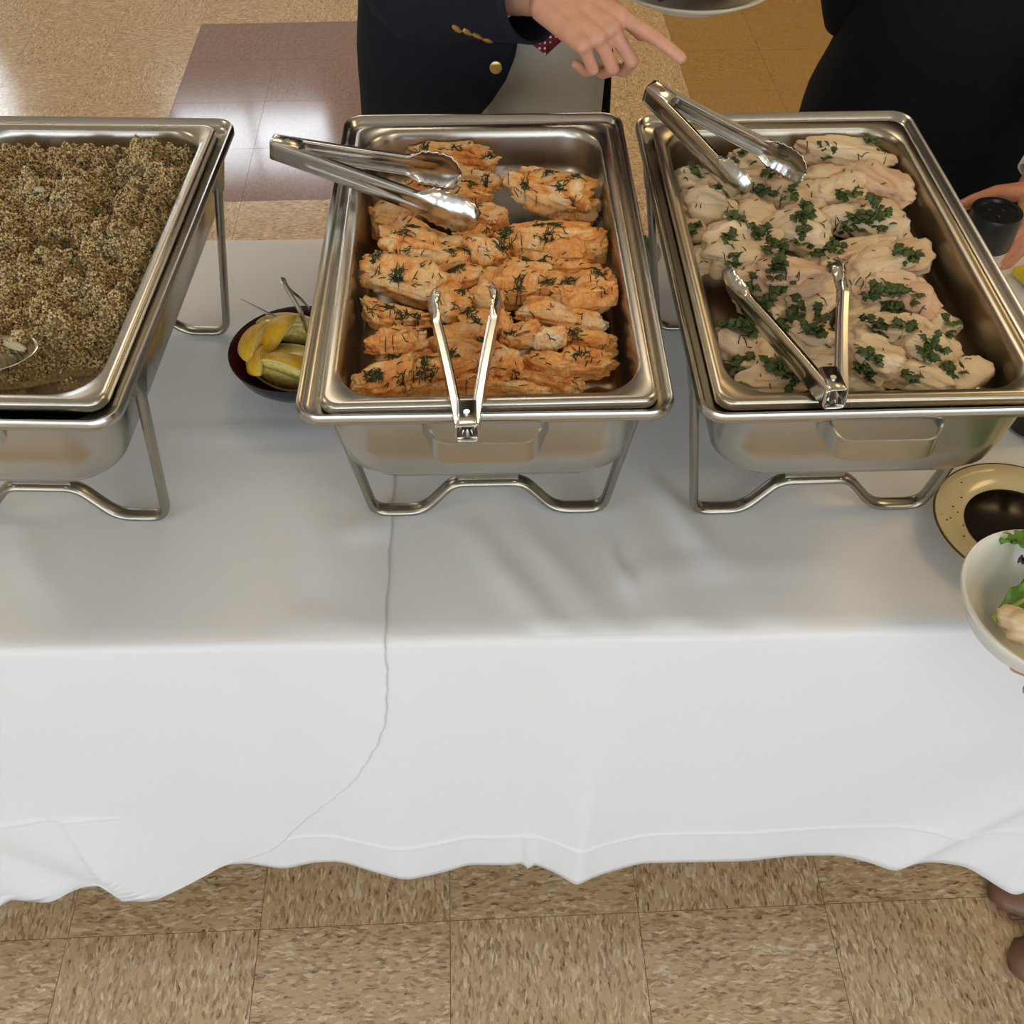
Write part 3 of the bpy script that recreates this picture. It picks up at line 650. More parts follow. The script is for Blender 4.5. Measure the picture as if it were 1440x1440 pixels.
CO, CS = (930, 180), 0.32639
A, B_ = 'chicken_a', 'chicken_b'
chicken = [
 (800, 95, 370, 110, -3, hi, A, 'long chicken piece against the far wall of the pan'),
 (430, 150, 250, 110, 12, hi, A, 'chicken piece with one dark leaf, under the far tongs'),
 (700, 185, 210, 85, 0, mi, A, 'chicken piece below the long one, at the tip of the far tongs'),
 (940, 225, 290, 150, 30, hi, B_, 'browned pinkish chicken piece slanting towards the side wall'),
 (130, 215, 210, 120, 10, mi, A, 'chicken piece in the far corner beside the tong arm'),
 (410, 235, 210, 110, 5, mi, A, 'chicken piece between the two arms of the far tongs'),
 (560, 270, 230, 140, 10, mi, A, 'chicken piece with one parsley sprig, below the far tong tip'),
 (800, 270, 270, 130, 10, hi, A, 'rounded chicken piece beside the browned one'),
 (210, 330, 270, 120, 8, mi, A, 'chicken piece under the head of the far tongs near the pan edge'),
 (670, 310, 120, 90, 0, mi, A, 'small chicken piece tucked beside the rounded one'),
 (400, 305, 140, 90, 0, mi, A, 'small chicken piece by the lower tip of the far tongs'),
 (400, 370, 180, 120, 5, mi, A, 'chicken piece behind the largest plump breast'),
 (590, 420, 280, 160, 8, hi, A, 'smooth bare chicken piece in the middle of the heap'),
 (770, 370, 200, 110, 8, mi, A, 'chicken piece between the smooth bare one and the side pieces'),
 (940, 390, 250, 130, 5, hi, A, 'chicken piece with square end near the side wall'),
 (350, 500, 350, 170, 0, hi, A, 'large plump chicken breast with green sprig on top'),
 (160, 425, 120, 100, 0, lo, A, 'small chicken piece low against the greasy pan edge'),
 (170, 550, 140, 130, 20, lo, A, 'chicken end showing under the large plump breast'),
 (800, 535, 360, 95, -10, mi, A, 'chicken strip covered with a heap of parsley'),
 (550, 620, 350, 160, -10, hi, B_, 'thick chicken piece between the near tong tips, parsley on it'),
 (930, 580, 290, 130, -20, hi, A, 'slanted chicken fillet above the upright tong arm'),
 (1060, 545, 130, 160, 60, mi, A, 'chicken end with dark leaves beside the side wall'),
 (400, 650, 170, 140, 0, lo, A, 'chicken piece beside the left tip of the near tongs'),
 (660, 710, 280, 110, -18, mi, A, 'slanted chicken piece left of the upright tong arm'),
 (490, 770, 170, 130, 10, lo, A, 'chicken piece behind the slanting tong arm, dark leaf on it'),
 (1000, 690, 330, 150, 5, mi, B_, 'chicken piece covered by a big dark parsley bunch'),
 (1110, 715, 160, 160, 0, hi, B_, 'round pinkish chicken end sticking out towards the bare pan floor'),
 (900, 800, 260, 100, -15, lo, A, 'chicken piece just right of the upright tong arm'),
 (320, 900, 200, 160, 20, mi, A, 'chicken piece in the near corner, under the slanting tong arm'),
 (650, 870, 250, 90, 15, mi, A, 'narrow chicken piece with leaves between the near tong arms'),
 (1030, 850, 340, 120, 10, mi, A, 'flat chicken piece behind the biggest bare breast'),
 (560, 935, 170, 130, 0, lo, A, 'small round chicken piece between the near tong arms'),
 (700, 950, 230, 90, 0, lo, A, 'chicken piece in the fork of the near tongs'),
 (920, 970, 300, 180, 15, hi, A, 'biggest bare chicken breast, right of the upright tong arm'),
 (1150, 940, 260, 140, 20, mi, A, 'chicken piece strewn with chopped leaves near the bare floor'),
 (400, 1010, 180, 100, 0, lo, A, 'chicken piece hidden below the slanting tong arm'),
 (510, 1060, 310, 110, 8, mi, A, 'chicken piece by the near wall left of the tong hinge'),
 (720, 1020, 180, 100, 0, lo, A, 'chicken piece right behind the hinge of the near tongs'),
 (1110, 1045, 310, 110, 5, mi, A, 'chicken piece by the near wall right of the tong hinge'),
 (1310, 1040, 150, 170, 40, mi, A, 'chicken end lying closest to the bare near corner'),
 (860, 1085, 180, 70, 0, lo, A, 'chicken sliver under the parsley at the near wall'),
 (650, 815, 150, 90, 0, lo, A, 'chicken piece below the slanted one between the tong arms'),
 (450, 930, 160, 100, 0, lo, A, 'chicken piece beneath the middle of the slanting tong arm'),
 (860, 720, 170, 140, 0, lo, A, 'chicken piece behind the head of the upright tong arm'),
 (1180, 830, 200, 130, 20, lo, A, 'chicken piece beside the bare floor with a dark leaf'),
]
bv_c = []
place_food(chicken, CO, CS, PF + 0.026, 'chicken', bv_c, panR)
for (cx, cy, n) in [(360, 150, 2), (160, 200, 6), (270, 285, 6), (385, 275, 5), (465, 300, 2), (555, 295, 6), (330, 390, 8), (420, 450, 9), (280, 480, 3), (610, 360, 7), (610, 390, 5), (460, 520, 9), (510, 510, 6), (480, 600, 12), (590, 500, 6), (770, 315, 6), (830, 310, 4), (800, 440, 11), (850, 450, 12), (880, 400, 8), (700, 530, 12), (740, 520, 6), (930, 340, 4), (940, 425, 3), (310, 605, 5), (430, 770, 11), (390, 700, 4), (510, 720, 4), (290, 860, 5), (380, 890, 7), (520, 870, 7), (640, 890, 10), (700, 815, 5), (580, 805, 6), (890, 740, 8), (960, 720, 8), (1000, 750, 10), (1030, 550, 6), (1080, 570, 5), (960, 870, 6), (1060, 860, 5), (1170, 940, 6), (1240, 900, 6), (1130, 980, 7), (860, 1040, 9), (900, 1060, 9), (1240, 1050, 8), (1060, 1090, 6), (480, 1035, 8), (540, 1035, 6), (570, 1090, 6), (330, 1040, 4), (740, 610, 5), (120, 455, 3), (1000, 790, 5), (900, 850, 3), (1075, 730, 2), (700, 145, 5), (430, 205, 2), (910, 75, 3)]:
    parsley_cluster(bv_c, CO[0] + cx * CS, CO[1] + cy * CS, n + 5, 0.011, 0.0125)
for k in range(260): dill_cluster(bv_c, rnd.uniform(950, 1370), rnd.uniform(195, 540), 1, 0.003)
flush_herbs({'dill': 'dill', 'parsley': 'parsley'})

# quinoa: a heap of grains nobody could count
def quinoa():
    (cx, cy), a = CH['L']; rot = Matrix.Rotation(a + 0.004, 4, 'Z'); g = np.random.default_rng(5)
    HW, HL = 0.1385, 0.238
    def hgt(x, y):
        e = min(1.0, (HW - abs(x)) / 0.012, (HL - abs(y)) / 0.012); e = max(0.0, e)
        h = 0.0445 + 0.020 * noise.noise(Vector((x * 13, y * 13, 2.0))) + 0.026 * noise.noise(Vector((x * 28, y * 28, 5.0))) + 0.015 * noise.noise(Vector((x * 60, y * 60, 7.0))) + 0.010 * noise.noise(Vector((x * 118, y * 118, 9.0)))
        h += 0.003 * math.exp(-((y - 0.20) / 0.05) ** 2)
        bare = 1 / (1 + math.exp((y + 0.158 - 0.36 * max(0.0, x - 0.015) + 0.012 * noise.noise(Vector((x * 30, y * 30, 1)))) / 0.008))      # scooped out at the near edge
        return (0.35 + 0.65 * e) * h * (1 - bare) + bare * (-0.004 + 0.022 * max(0.0, noise.noise(Vector((x * 45, y * 45, 3))) - 0.12))
    nx, ny = 130, 210; v = []; f = []
    for j in range(ny + 1):
        for i in range(nx + 1):
            x = -HW + 2 * HW * i / nx; y = -HL + 2 * HL * j / ny; v.append((x, y, hgt(x, y)))
    for j in range(ny):
        for i in range(nx): k = j * (nx + 1) + i; f.append((k, k + 1, k + nx + 2, k + nx + 1))
    ic = np.array([tuple(p) for p in ico(1)[0]]); fc = np.array(ico(1)[1])
    # octahedron grains keep it light
    oc = np.array([(1, 0, 0), (-1, 0, 0), (0, 1, 0), (0, -1, 0), (0, 0, 1), (0, 0, -1)], float); of = np.array([(0, 2, 4), (2, 1, 4), (1, 3, 4), (3, 0, 4), (2, 0, 5), (1, 2, 5), (3, 1, 5), (0, 3, 5)])
    n = 68000; X = g.uniform(-HW + 0.003, HW - 0.003, n); Y = g.uniform(-HL + 0.003, HL - 0.003, n)
    Z = np.array([hgt(x, y) for x, y in zip(X, Y)]); keep = Z > 0.002 + 0.006 * g.random(n); X, Y, Z = X[keep], Y[keep], Z[keep]; n = len(X)
    r = g.uniform(0.0011, 0.0020, n); Z = Z + g.uniform(-0.0004, 0.0028, n)
    ang = g.uniform(0, 6.28, (n, 3)); P = np.repeat(oc[None], n, 0) * r[:, None, None] * g.uniform(0.75, 1.2, (n, 1, 3))
    for ax, (p, q) in enumerate(((0, 1), (1, 2), (0, 2))):
        c, s = np.cos(ang[:, ax])[:, None], np.sin(ang[:, ax])[:, None]; A0, B0 = P[:, :, p].copy(), P[:, :, q].copy(); P[:, :, p] = A0 * c - B0 * s; P[:, :, q] = A0 * s + B0 * c
    P += np.stack([X, Y, Z], 1)[:, None, :]
    VV = np.concatenate([np.array(v), P.reshape(-1, 3)]); base = len(v)
    FF = (np.arange(n)[:, None, None] * 6 + base + of[None]).reshape(-1, 3)
    m, nt, b = nmat('quinoa_grain'); gi = N(nt, 'ShaderNodeNewGeometry')
    rp = ramp(nt, [(0.0, (0.045, 0.022, 0.010)), (0.18, (0.15, 0.085, 0.035)), (0.28, (0.48, 0.33, 0.125)), (0.55, (0.66, 0.50, 0.22)), (0.80, (0.80, 0.67, 0.39))], 'LINEAR')
    nt.links.new(gi.outputs['Random Per Island'], rp.inputs[0])
    tcq = N(nt, 'ShaderNodeTexCoord'); nq = N(nt, 'ShaderNodeTexNoise', Scale=55.0, Detail=3.0); nt.links.new(tcq.outputs['Object'], nq.inputs['Vector'])
    rq = ramp(nt, [(0.35, (0.72, 0.64, 0.54)), (0.62, (1.0, 1.0, 1.0))]); nt.links.new(nq.outputs[0], rq.inputs[0]); mq = N(nt, 'ShaderNodeMix', data_type='RGBA', blend_type='MULTIPLY'); mq.inputs[0].default_value = 1.0
    nt.links.new(rp.outputs[0], mq.inputs[6]); nt.links.new(rq.outputs[0], mq.inputs[7]); nt.links.new(mq.outputs[2], b.inputs['Base Color']); b.inputs['Roughness'].default_value = 0.45
    m2 = plain('quinoa_shaded_bed', (0.24, 0.16, 0.07), 0.8, var=0.4, scale=300)  # bed under the grains, shade between them put into its darker colour
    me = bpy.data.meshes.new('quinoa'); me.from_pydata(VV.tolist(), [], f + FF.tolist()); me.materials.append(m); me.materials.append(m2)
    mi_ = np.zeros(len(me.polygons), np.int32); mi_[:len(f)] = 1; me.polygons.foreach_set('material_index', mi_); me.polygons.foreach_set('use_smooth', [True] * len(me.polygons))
    o = bpy.data.objects.new('quinoa', me); C.objects.link(o); o.location = (cx, cy + 0.002, PF + 0.001); o.rotation_euler = (0, 0, a + 0.004)
    tag(o, 'heap of brown and cream cooked quinoa filling the pan', 'quinoa', kind='stuff')
    mw = Matrix.LocRotScale(o.location, o.rotation_euler, None)
    return BVHTree.FromPolygons([mw @ Vector(p) for p in v], f), o, mw.inverted()
bq = quinoa()
for k in range(46):
    px, py = rnd.choice([(60, 270), (120, 330), (190, 250), (160, 300), (100, 350), (140, 340), (20, 390), (200, 380), (240, 220), (60, 440)])
    parsley_cluster([bq], px + rnd.uniform(-35, 35), py + rnd.uniform(-30, 30), 1, 0.003, 0.008)
flush_herbs({'parsley': 'parsley'})
M['onion'] = plain('cooked_onion', (0.55, 0.50, 0.36), 0.3, var=0.1)
for (px, py, rz) in ((52, 270, 0.2), (20, 488, -0.4)):
    h = hit([bq], px, py)
    if not h: continue
    vv = []
    for i in range(9):
        u = -1 + i / 4
        for w in (-1, 0, 1): vv.append((u * 0.014, w * 0.005 * (1 - 0.6 * u * u), 0.003 * (1 - u * u) - 0.001 * w * w))
    ff = [(3 * i + j, 3 * i + 3 + j, 3 * i + 4 + j, 3 * i + 1 + j) for i in range(8) for j in range(2)]
    o = mesh('onion_slice', vv, ff, 'onion', loc=h[1] + Vector((0, 0, 0.002))); o.rotation_euler = (0.3, 0.1, rz); solid(o, 0.0012)
    tag(o, 'translucent onion slice lying in the quinoa ' + ('near the far wall of the pan' if py < 300 else 'beside the serving spoon'), 'onion')
# ------------------------------------------------------------------ serving tongs and spoon
def tongs(hinge, tips, label, w=0.0165, head=0.030, mat='steel_tong'):
    hinge = Vector(hinge); tips = [Vector(t) for t in tips]
    t = tag(empty('serving_tongs', hinge), label, 'tongs', 'steel serving tongs')
    pl = (tips[0] - hinge).cross(tips[1] - hinge).normalized()
    if pl.z < 0: pl = -pl
    for k in (0, 1):
        a = (tips[k] - hinge); Lg = a.length; a.normalize()
        out = tips[k] - tips[1 - k]; out = (out - a * out.dot(a)).normalized(); b = a.cross(out).normalized()
        rings = []; ns = 64; nc = 13
        for i in range(ns + 1):
            s = i / ns
            hd = min(1.0, max(0.0, (s - 0.70) / 0.10)); hd = hd * hd * (3 - 2 * hd)
            width = w * (0.95 + 0.1 * s) * (1 - hd) + head * hd
            endr = max(0.0, (s - 0.90) / 0.10); width *= math.sqrt(max(0.03, 1 - endr * endr * 0.93))
            scal = 1 + 0.07 * hd * math.sin(s * 2 * PI * 26)
            dep = 0.0085 * (1 - hd) + 0.0085 * hd; ox = 0.0085 * (1 - s) ** 2 + 0.002
            row = []
            for j in range(nc):
                c = -1 + 2 * j / (nc - 1)
                sq_b = max(-1, min(1, c * 1.55)); sq_n = -max(0.0, (abs(c) - 1 / 1.55) / (1 - 1 / 1.55))
                sp_b = c; sp_n = -(abs(c) ** 2.0) + 0.35 * (1 - abs(c)) * hd * 0.0
                bb = sq_b * (1 - hd) + sp_b * scal * hd; nn = sq_n * (1 - hd) + sp_n * hd
                groove = -0.0014 * math.exp(-(c / 0.10) ** 2) * (1 if 0.18 < s < 0.86 else 0)
                tipn = -0.010 * max(0.0, (s - 0.84) / 0.16) ** 2
                row.append(a * (s * Lg) + b * (bb * width / 2) + out * (ox + nn * dep + groove + tipn))
            rings.append(row)
        v, f = loft(rings, False, False, closed=False)
        o = mesh('arm', v, f, mat, t, sharp=60); solid(o, 0.0011)
    m0 = ((tips[0] - hinge).normalized() + (tips[1] - hinge).normalized()).normalized()
    c = m0 * 0.014
    v, f = tube_vf([c - pl * (w / 2 + 0.0022), c + pl * (w / 2 + 0.0022)], 0.0028, 12); mesh('hinge_pin', v, f, mat, t, sharp=50)
    # short square sleeve around the hinge end
    sd = m0.cross(pl).normalized(); rings = []
    for s in (-0.004, 0.0, 0.03): rings.append([m0 * s + sd * (x * 0.0098) + pl * (y * (w / 2 + 0.0010)) for x, y in rrect(1.0, 1.0, 0.35, 3)])
    v, f = loft(rings, False, False); o = mesh('hinge_sleeve', v, f, mat, t, sharp=50); solid(o, 0.0009)
    return t
tongs(onz(388, 207, 1.062), [onz(667, 316, 1.024), onz(648, 240, 1.028)], 'steel tongs lying sideways over the edge of the salmon pan, hinge sticking out', 0.022, 0.046)
tongs(onz(657, 606, 1.036), [onz(598, 410, 1.036), onz(709, 403, 1.036)], 'steel tongs lying open over the near rim of the salmon pan', 0.017, 0.024)
tongs(onz(916, 130, 1.078), [onz(1042, 276, 1.028), onz(1138, 238, 1.030)], 'steel tongs leaning over the far corner of the chicken pan', 0.0215, 0.042)
tongs(onz(1174, 558, 1.036), [onz(1006, 384, 1.030), onz(1192, 372, 1.032)], 'steel tongs lying open over the near rim of the chicken pan', 0.020, 0.030)

def spoon(pb, pe, rx, ry, label, mat='steel_tong'):
    t = tag(empty('serving_spoon', pb), label, 'spoon'); pb = Vector(pb); pe = Vector(pe); d = (pe - pb); rz = math.atan2(d.y, d.x)
    t.rotation_euler = (0, 0, rz); rings = []
    for i in range(9):
        q = i / 8; rings.append([(rx * q * math.cos(2 * PI * k / 32), ry * q * math.sin(2 * PI * k / 32), 0.010 * q * q - 0.010) if q > 0 else (1e-4 * math.cos(2 * PI * k / 32), 1e-4 * math.sin(2 * PI * k / 32), -0.010) for k in range(32)])
    v, f = loft(rings, True, False); solid(mesh('spoon_bowl', v, f, mat, t), 0.0012)
    L = d.length; tube('handle', smooth_path([(rx - 0.004, 0, 0.0), (rx + 0.03, 0, 0.008), (L * 0.6, 0, d.z * 0.6), (L, 0, d.z)], 6), 0.006, mat, t, 8, 0.35)
    return t
sp = onz(-6, 497, 0.9985)
spoon(sp, sp + Vector((-0.20, -0.07, 0.05)), 0.042, 0.028, 'steel serving spoon half sunk in the quinoa')
# ------------------------------------------------------------------ tableware around the chafing dishes
M['lacquer_black'] = plain('black_lacquer', (0.015, 0.015, 0.017), 0.22, var=0.2)
M['lacquer_red'] = plain('dark_red_lacquer', (0.085, 0.010, 0.010), 0.28, var=0.25)
M['rind'] = plain('lemon_rind', (0.72, 0.42, 0.022), 0.38, var=0.12, scale=150, bump=0.35)
M['pith'] = plain('lemon_pith', (0.78, 0.68, 0.36), 0.6)
M['cream_china'] = plain('cream_china', (0.62, 0.52, 0.30), 0.14, var=0.03)
M['white_china'] = plain('white_china', (0.74, 0.73, 0.64), 0.16, var=0.03)
M['gold_edge'] = plain('dark_gold_edge', (0.08, 0.055, 0.015), 0.3, metal=0.7)
M['sauce'] = plain('dark_sauce', (0.008, 0.005, 0.003), 0.16, var=0.1, spec=0.25)
M['lettuce'] = plain('lettuce_green', (0.10, 0.24, 0.025), 0.4, var=0.5, scale=60, bump=0.3)
M['lettuce_stem'] = plain('pale_green_stem', (0.34, 0.48, 0.08), 0.4, var=0.3, scale=50)
M['radicchio'] = plain('dark_purple_leaf', (0.035, 0.008, 0.02), 0.4, var=0.5, scale=60)
M['black_plastic'] = plain('black_plastic', (0.012, 0.012, 0.012), 0.3, var=0.1)
M['pink_label'] = plain('pinkish_label', (0.72, 0.52, 0.46), 0.4)
M['yellow_label'] = plain('yellow_print', (0.70, 0.55, 0.03), 0.45)
M['white_card'] = plain('white_card', (0.75, 0.72, 0.66), 0.5)
M['dark_glass'] = plain('dark_bottle', (0.020, 0.012, 0.008), 0.15, var=0.1)
M['white_print'] = plain('white_print', (0.8, 0.78, 0.72), 0.5)
def flesh_mat():
    m, nt, b = nmat('lemon_flesh'); tc = N(nt, 'ShaderNodeTexCoord')
    v = N(nt, 'ShaderNodeTexVoronoi', Scale=170.0); nt.links.new(tc.outputs['Object'], v.inputs['Vector'])
    r = ramp(nt, [(0.2, (0.80, 0.56, 0.07)), (0.7, (0.90, 0.74, 0.26))]); nt.links.new(v.outputs['Distance'], r.inputs[0]); nt.links.new(r.outputs[0], b.inputs['Base Color'])
    bp = N(nt, 'ShaderNodeBump', Strength=0.5, Distance=0.001); nt.links.new(v.outputs['Distance'], bp.inputs['Height']); nt.links.new(bp.outputs[0], b.inputs['Normal'])
    b.inputs['Roughness'].default_value = 0.12; b.inputs['Subsurface Weight'].default_value = 0.15; b.inputs['Subsurface Scale'].default_value = 0.004
    return m
M['flesh'] = flesh_mat()
def clear_mat():
    m, nt, b = nmat('clear_plastic'); b.inputs['Transmission Weight'].default_value = 0.85; b.inputs['Roughness'].default_value = 0.08; b.inputs['IOR'].default_value = 1.4; b.inputs['Base Color'].default_value = (0.95, 0.95, 0.94, 1)
    return m
M['clear'] = clear_mat()

lb = tag(empty('lemon_bowl', (-0.2545, 1.046, TT)), 'round bowl, black outside and dark red inside, holding lemon wedges', 'bowl')
lathe('outer_shell', [(0.030, 0.0), (0.036, 0.0), (0.037, 0.004), (0.060, 0.018), (0.078, 0.038), (0.0875, 0.060), (0.0872, 0.0615), (0.0860, 0.0605), (0.0765, 0.039), (0.0590, 0.0205), (0.030, 0.009)], 'lacquer_black', lb)
lathe('inner_lining', [(0.028, 0.0096), (0.0588, 0.0212), (0.0762, 0.0396), (0.0857, 0.0600), (0.0852, 0.0602), (0.0755, 0.0402), (0.0585, 0.0222), (0.001, 0.0104)], 'lacquer_red', lb)
def wedge(loc, rot, size, ang, label):
    t = tag(empty('lemon_wedge', loc), label, 'lemon', 'lemon wedges in the dark bowl'); t.rotation_euler = rot
    Lx, Rr = 0.035 * size, 0.0265 * size; nu, na = 18, 10; h = R(ang) / 2
    def pt(u, th, r=1.0):
        x = -math.cos(u) * Lx * (0.55 + 0.45 * r); q = math.sin(u) ** 0.85 * Rr * r
        return (x * (1 + 0.06 * abs(math.cos(u)) ** 8), q * math.sin(th), q * math.cos(th) * -1)
    v = [pt(PI * i / nu, -h + 2 * h * j / na) for i in range(nu + 1) for j in range(na + 1)]
    f = [(i * (na + 1) + j, (i + 1) * (na + 1) + j, (i + 1) * (na + 1) + j + 1, i * (na + 1) + j + 1) for i in range(nu) for j in range(na)]
    solid(mesh('rind', v, f, 'rind', t), 0.0012)
    for key, r0, r1 in (('pith', 0.86, 0.995), ('flesh', 0.0, 0.86)):
        v, f = [], []
        for sg in (-1, 1):
            b0 = len(v)
            for i in range(nu + 1):
                for r in (r0, (r0 + r1) / 2, r1):
                    p = pt(PI * i / nu, sg * h, max(r, 0.001)); v.append((p[0], p[1], p[2]))
            f += [(b0 + 3 * i + j, b0 + 3 * i + 3 + j, b0 + 3 * i + 4 + j, b0 + 3 * i + 1 + j) for i in range(nu) for j in range(2)]
        solid(mesh(key, v, f, key, t), 0.0010)
    return t
LO, LS = (320, 380), 0.1528
for (cx, cy, dz, rot, size, ang, lab) in [
    (545, 540, 0.050, (0.9, 0.0, -0.30), 1.25, 75, 'lemon wedge beside the small tongs at the far side of the dark bowl'),
    (385, 640, 0.036, (2.6, 0.3, 0.9), 1.0, 80, 'lemon wedge standing behind the smooth-skinned one'),
    (505, 710, 0.046, (2.9, -0.4, 1.0), 1.05, 95, 'lemon wedge with smooth rind turned up in the middle of the bowl'),
    (310, 770, 0.046, (2.5, 0.2, 1.35), 1.15, 80, 'lemon wedge standing on its side at the red bowl wall'),
    (560, 850, 0.050, (0.5, 0.1, -0.05), 1.15, 110, 'lemon wedge with glistening cut face under the pan edge'),
    (215, 985, 0.042, (2.2, 0.3, 1.55), 0.9, 90, 'short lemon wedge closest to the rim of the dark bowl'),
    (450, 960, 0.040, (1.2, 0.0, -0.25), 1.1, 70, 'thin lemon wedge lying flat over the lowest ones'),
    (400, 1100, 0.044, (0.7, 0.0, -0.35), 1.15, 85, 'lemon wedge on the near rim of the bowl, cut face up'),
    (520, 1060, 0.042, (2.7, 0.1, -0.4), 1.05, 80, 'lemon wedge with orange rind wedged in front of the cut face'),
    (650, 720, 0.034, (2.0, 0.4, 0.3), 1.0, 80, 'lemon wedge half hidden by the chafing dish rim')]:
    p = onz(LO[0] + cx * LS, LO[1] + cy * LS, TT + dz); bc = Vector((-0.2545, 1.046, p.z)); e_ = p - bc; e_ = e_ * min(1.0, 0.044 / max(e_.length, 1e-4)); wedge(bc + e_ + Vector((0, 0, 0.010)), rot, size, ang, lab)
# small tongs and clear pick in the lemon bowl
def small_tongs():
    h = onz(399, 396, 0.858); t = tag(empty('lemon_tongs', h), 'small steel tongs standing in the bowl of lemon wedges', 'tongs')
    e1 = onz(440, 440, 0.812) - h; e2 = onz(432, 468, 0.815) - h
    for k, e in enumerate((e1, e2)):
        pts = smooth_path([(0, 0, 0), e * 0.25 + Vector((0, 0, 0.004 if k else -0.002)), e * 0.65 + Vector((0.003 if k else 0, 0, 0.003)), e], 5)
        tube('arm', pts, 0.0042, 'steel_tong', t, 8, 0.18, up=(1, 0, 0) if k == 0 else (0, 1, 0))
    tube('bend', smooth_path([e1 * 0.03, Vector((-0.001, 0.001, 0.003)), e2 * 0.03], 4), 0.0042, 'steel_tong', t, 8, 0.3)
small_tongs()
ps = onz(338, 421, 0.838); pe = onz(388, 447, 0.815)
pk = tag(empty('clear_fork', ps), 'clear plastic fork sticking out of the lemon bowl', 'fork')
d = pe - ps; tube('handle', [(0, 0, 0), d * 0.5, d], [0.0022, 0.0032, 0.0040], 'clear', pk, 8, 0.4); side = Vector((-d.y, d.x, 0)).normalized()
for k in range(3):
    q = d + side * (0.0035 * (k - 1)); tube('tine', [q, q + d.normalized() * 0.02 + Vector((0, 0, -0.003))], 0.0011, 'clear', pk, 6)

# cream plate of dark sauce
pc = onz(1430, 735, TT + 0.02)
dp = tag(empty('sauce_plate', (pc.x, pc.y, TT)), 'cream deep plate with a thin dark gold rim, filled with dark sauce', 'plate')
lathe('plate_body', [(0.040, 0.0), (0.046, 0.0), (0.050, 0.006), (0.062, 0.016), (0.093, 0.0205), (0.0935, 0.0215), (0.092, 0.0225), (0.063, 0.0190), (0.059, 0.016), (0.051, 0.0085), (0.030, 0.006)], 'cream_china', dp, 64)
lathe('gold_rim', [(0.0915, 0.0224), (0.0932, 0.0206), (0.0945, 0.0212), (0.0940, 0.0226)], 'gold_edge', dp, 64, ring=True)
s = lathe('dark_sauce', [(0.0505, 0.0095), (0.0570, 0.0152), (0.0560, 0.0156), (0.001, 0.0154)], 'sauce', None, 64, loc=(pc.x, pc.y, TT)); tag(s, 'pool of dark brown sauce in the cream plate', 'sauce')
for k in range(9):
    a = rnd.uniform(1.6, 3.6); r = rnd.uniform(0.062, 0.088)
    v, f = loft([[(0.0012 * math.cos(q * 1.05), 0.0009 * math.sin(q * 1.05), z) for q in range(6)] for z in (0.0, 0.0006)])
    o = mesh('pepper_speck', v, f, 'dark_glass', dp, loc=(r * math.cos(a), r * math.sin(a), 0.0212))

def big_leaf(name, loc, rot, L, W, mat, label, cat, seed=1, stem=None):
    rr = random.Random(seed); o1 = Vector((rr.random() * 50, 3, 1)); v, f = [], []; nu, nw = 16, 10
    for i in range(nu + 1):
        u = i / nu; w = W * (math.sin(PI * min(1, 0.08 + 0.9 * u)) ** 0.6) * 0.5
        for j in range(nw + 1):
            c = -1 + 2 * j / nw; rf = 0.006 * abs(c) * noise.noise(Vector((u * 7, c * 4, 0)) + o1) * 2.0
            ed = 1 + 0.18 * noise.noise(Vector((u * 9, c * 2, 5)) + o1)
            v.append((u * L - L / 2, c * w * ed, 0.010 * math.sin(PI * u) + rf + 0.006 * c * c))
    f = [(i * (nw + 1) + j, (i + 1) * (nw + 1) + j, (i + 1) * (nw + 1) + j + 1, i * (nw + 1) + j + 1) for i in range(nu) for j in range(nw)]
    o = mesh(name, v, f, mat, loc=loc); o.rotation_euler = rot; solid(o, 0.0005); tag(o, label, cat)
    if stem: tube('stem', [(-L * 0.62, 0, 0.0), (-L * 0.2, 0, 0.008), (L * 0.35, 0, 0.007)], [0.0045, 0.003, 0.001], stem, o, 8)
    return o
def china_bowl(loc, r, h, tilt, mat, label, name='salad_bowl'):
    o = lathe(name, [(r * 0.42, 0.0), (r * 0.48, 0.0), (r * 0.52, 0.003), (r * 0.80, h * 0.40), (r * 0.955, h * 0.93), (r * 0.985, h), (r * 0.975, h + 0.003), (r * 0.93, h + 0.0015), (r * 0.895, h * 0.93), (r * 0.75, h * 0.43), (r * 0.48, 0.008), (r * 0.2, 0.0065)], mat, None, 64, loc=loc)
    o.rotation_euler = tilt; return tag(o, label, 'bowl')
SB = Vector((0.5455, 0.5925, 0.800))
china_bowl(SB, 0.090, 0.055, (0.05, 0.06, 0), 'white_china', 'white bowl of salad and chicken held over the near table edge')
def on_bowl(px, py, z): return onz(px, py, z)
big_leaf('lettuce_leaf', on_bowl(1442, 778, 0.851), (0.3, -0.2, 2.6), 0.060, 0.034, 'lettuce', 'green lettuce leaf at the far side of the held salad bowl', 'leaf', 3, None)
big_leaf('lettuce_leaf', on_bowl(1450, 842, 0.846), (0.0, -0.15, 0.45), 0.075, 0.030, 'lettuce', 'green leaf with thick pale stem across the held salad bowl', 'leaf', 4, 'lettuce_stem')
big_leaf('radicchio_leaf', on_bowl(1456, 812, 0.846), (0.2, 0.1, 1.9), 0.05, 0.03, 'radicchio', 'dark purple leaf between the green leaves of the held bowl', 'leaf', 5)
big_leaf('lettuce_leaf', on_bowl(1490, 800, 0.848), (0.1, 0.2, 0.6), 0.07, 0.05, 'lettuce', 'broad green leaf in the middle of the held salad bowl', 'leaf', 6)
v, f = blob(0.075, 0.048, 0.030, 77, 'chicken'); o = mesh('chicken_piece', v, f, 'chicken_a', loc=on_bowl(1450, 884, 0.846)); o.rotation_euler = (0, 0, -0.6); tag(o, 'chicken piece lying in the held salad bowl', 'chicken')

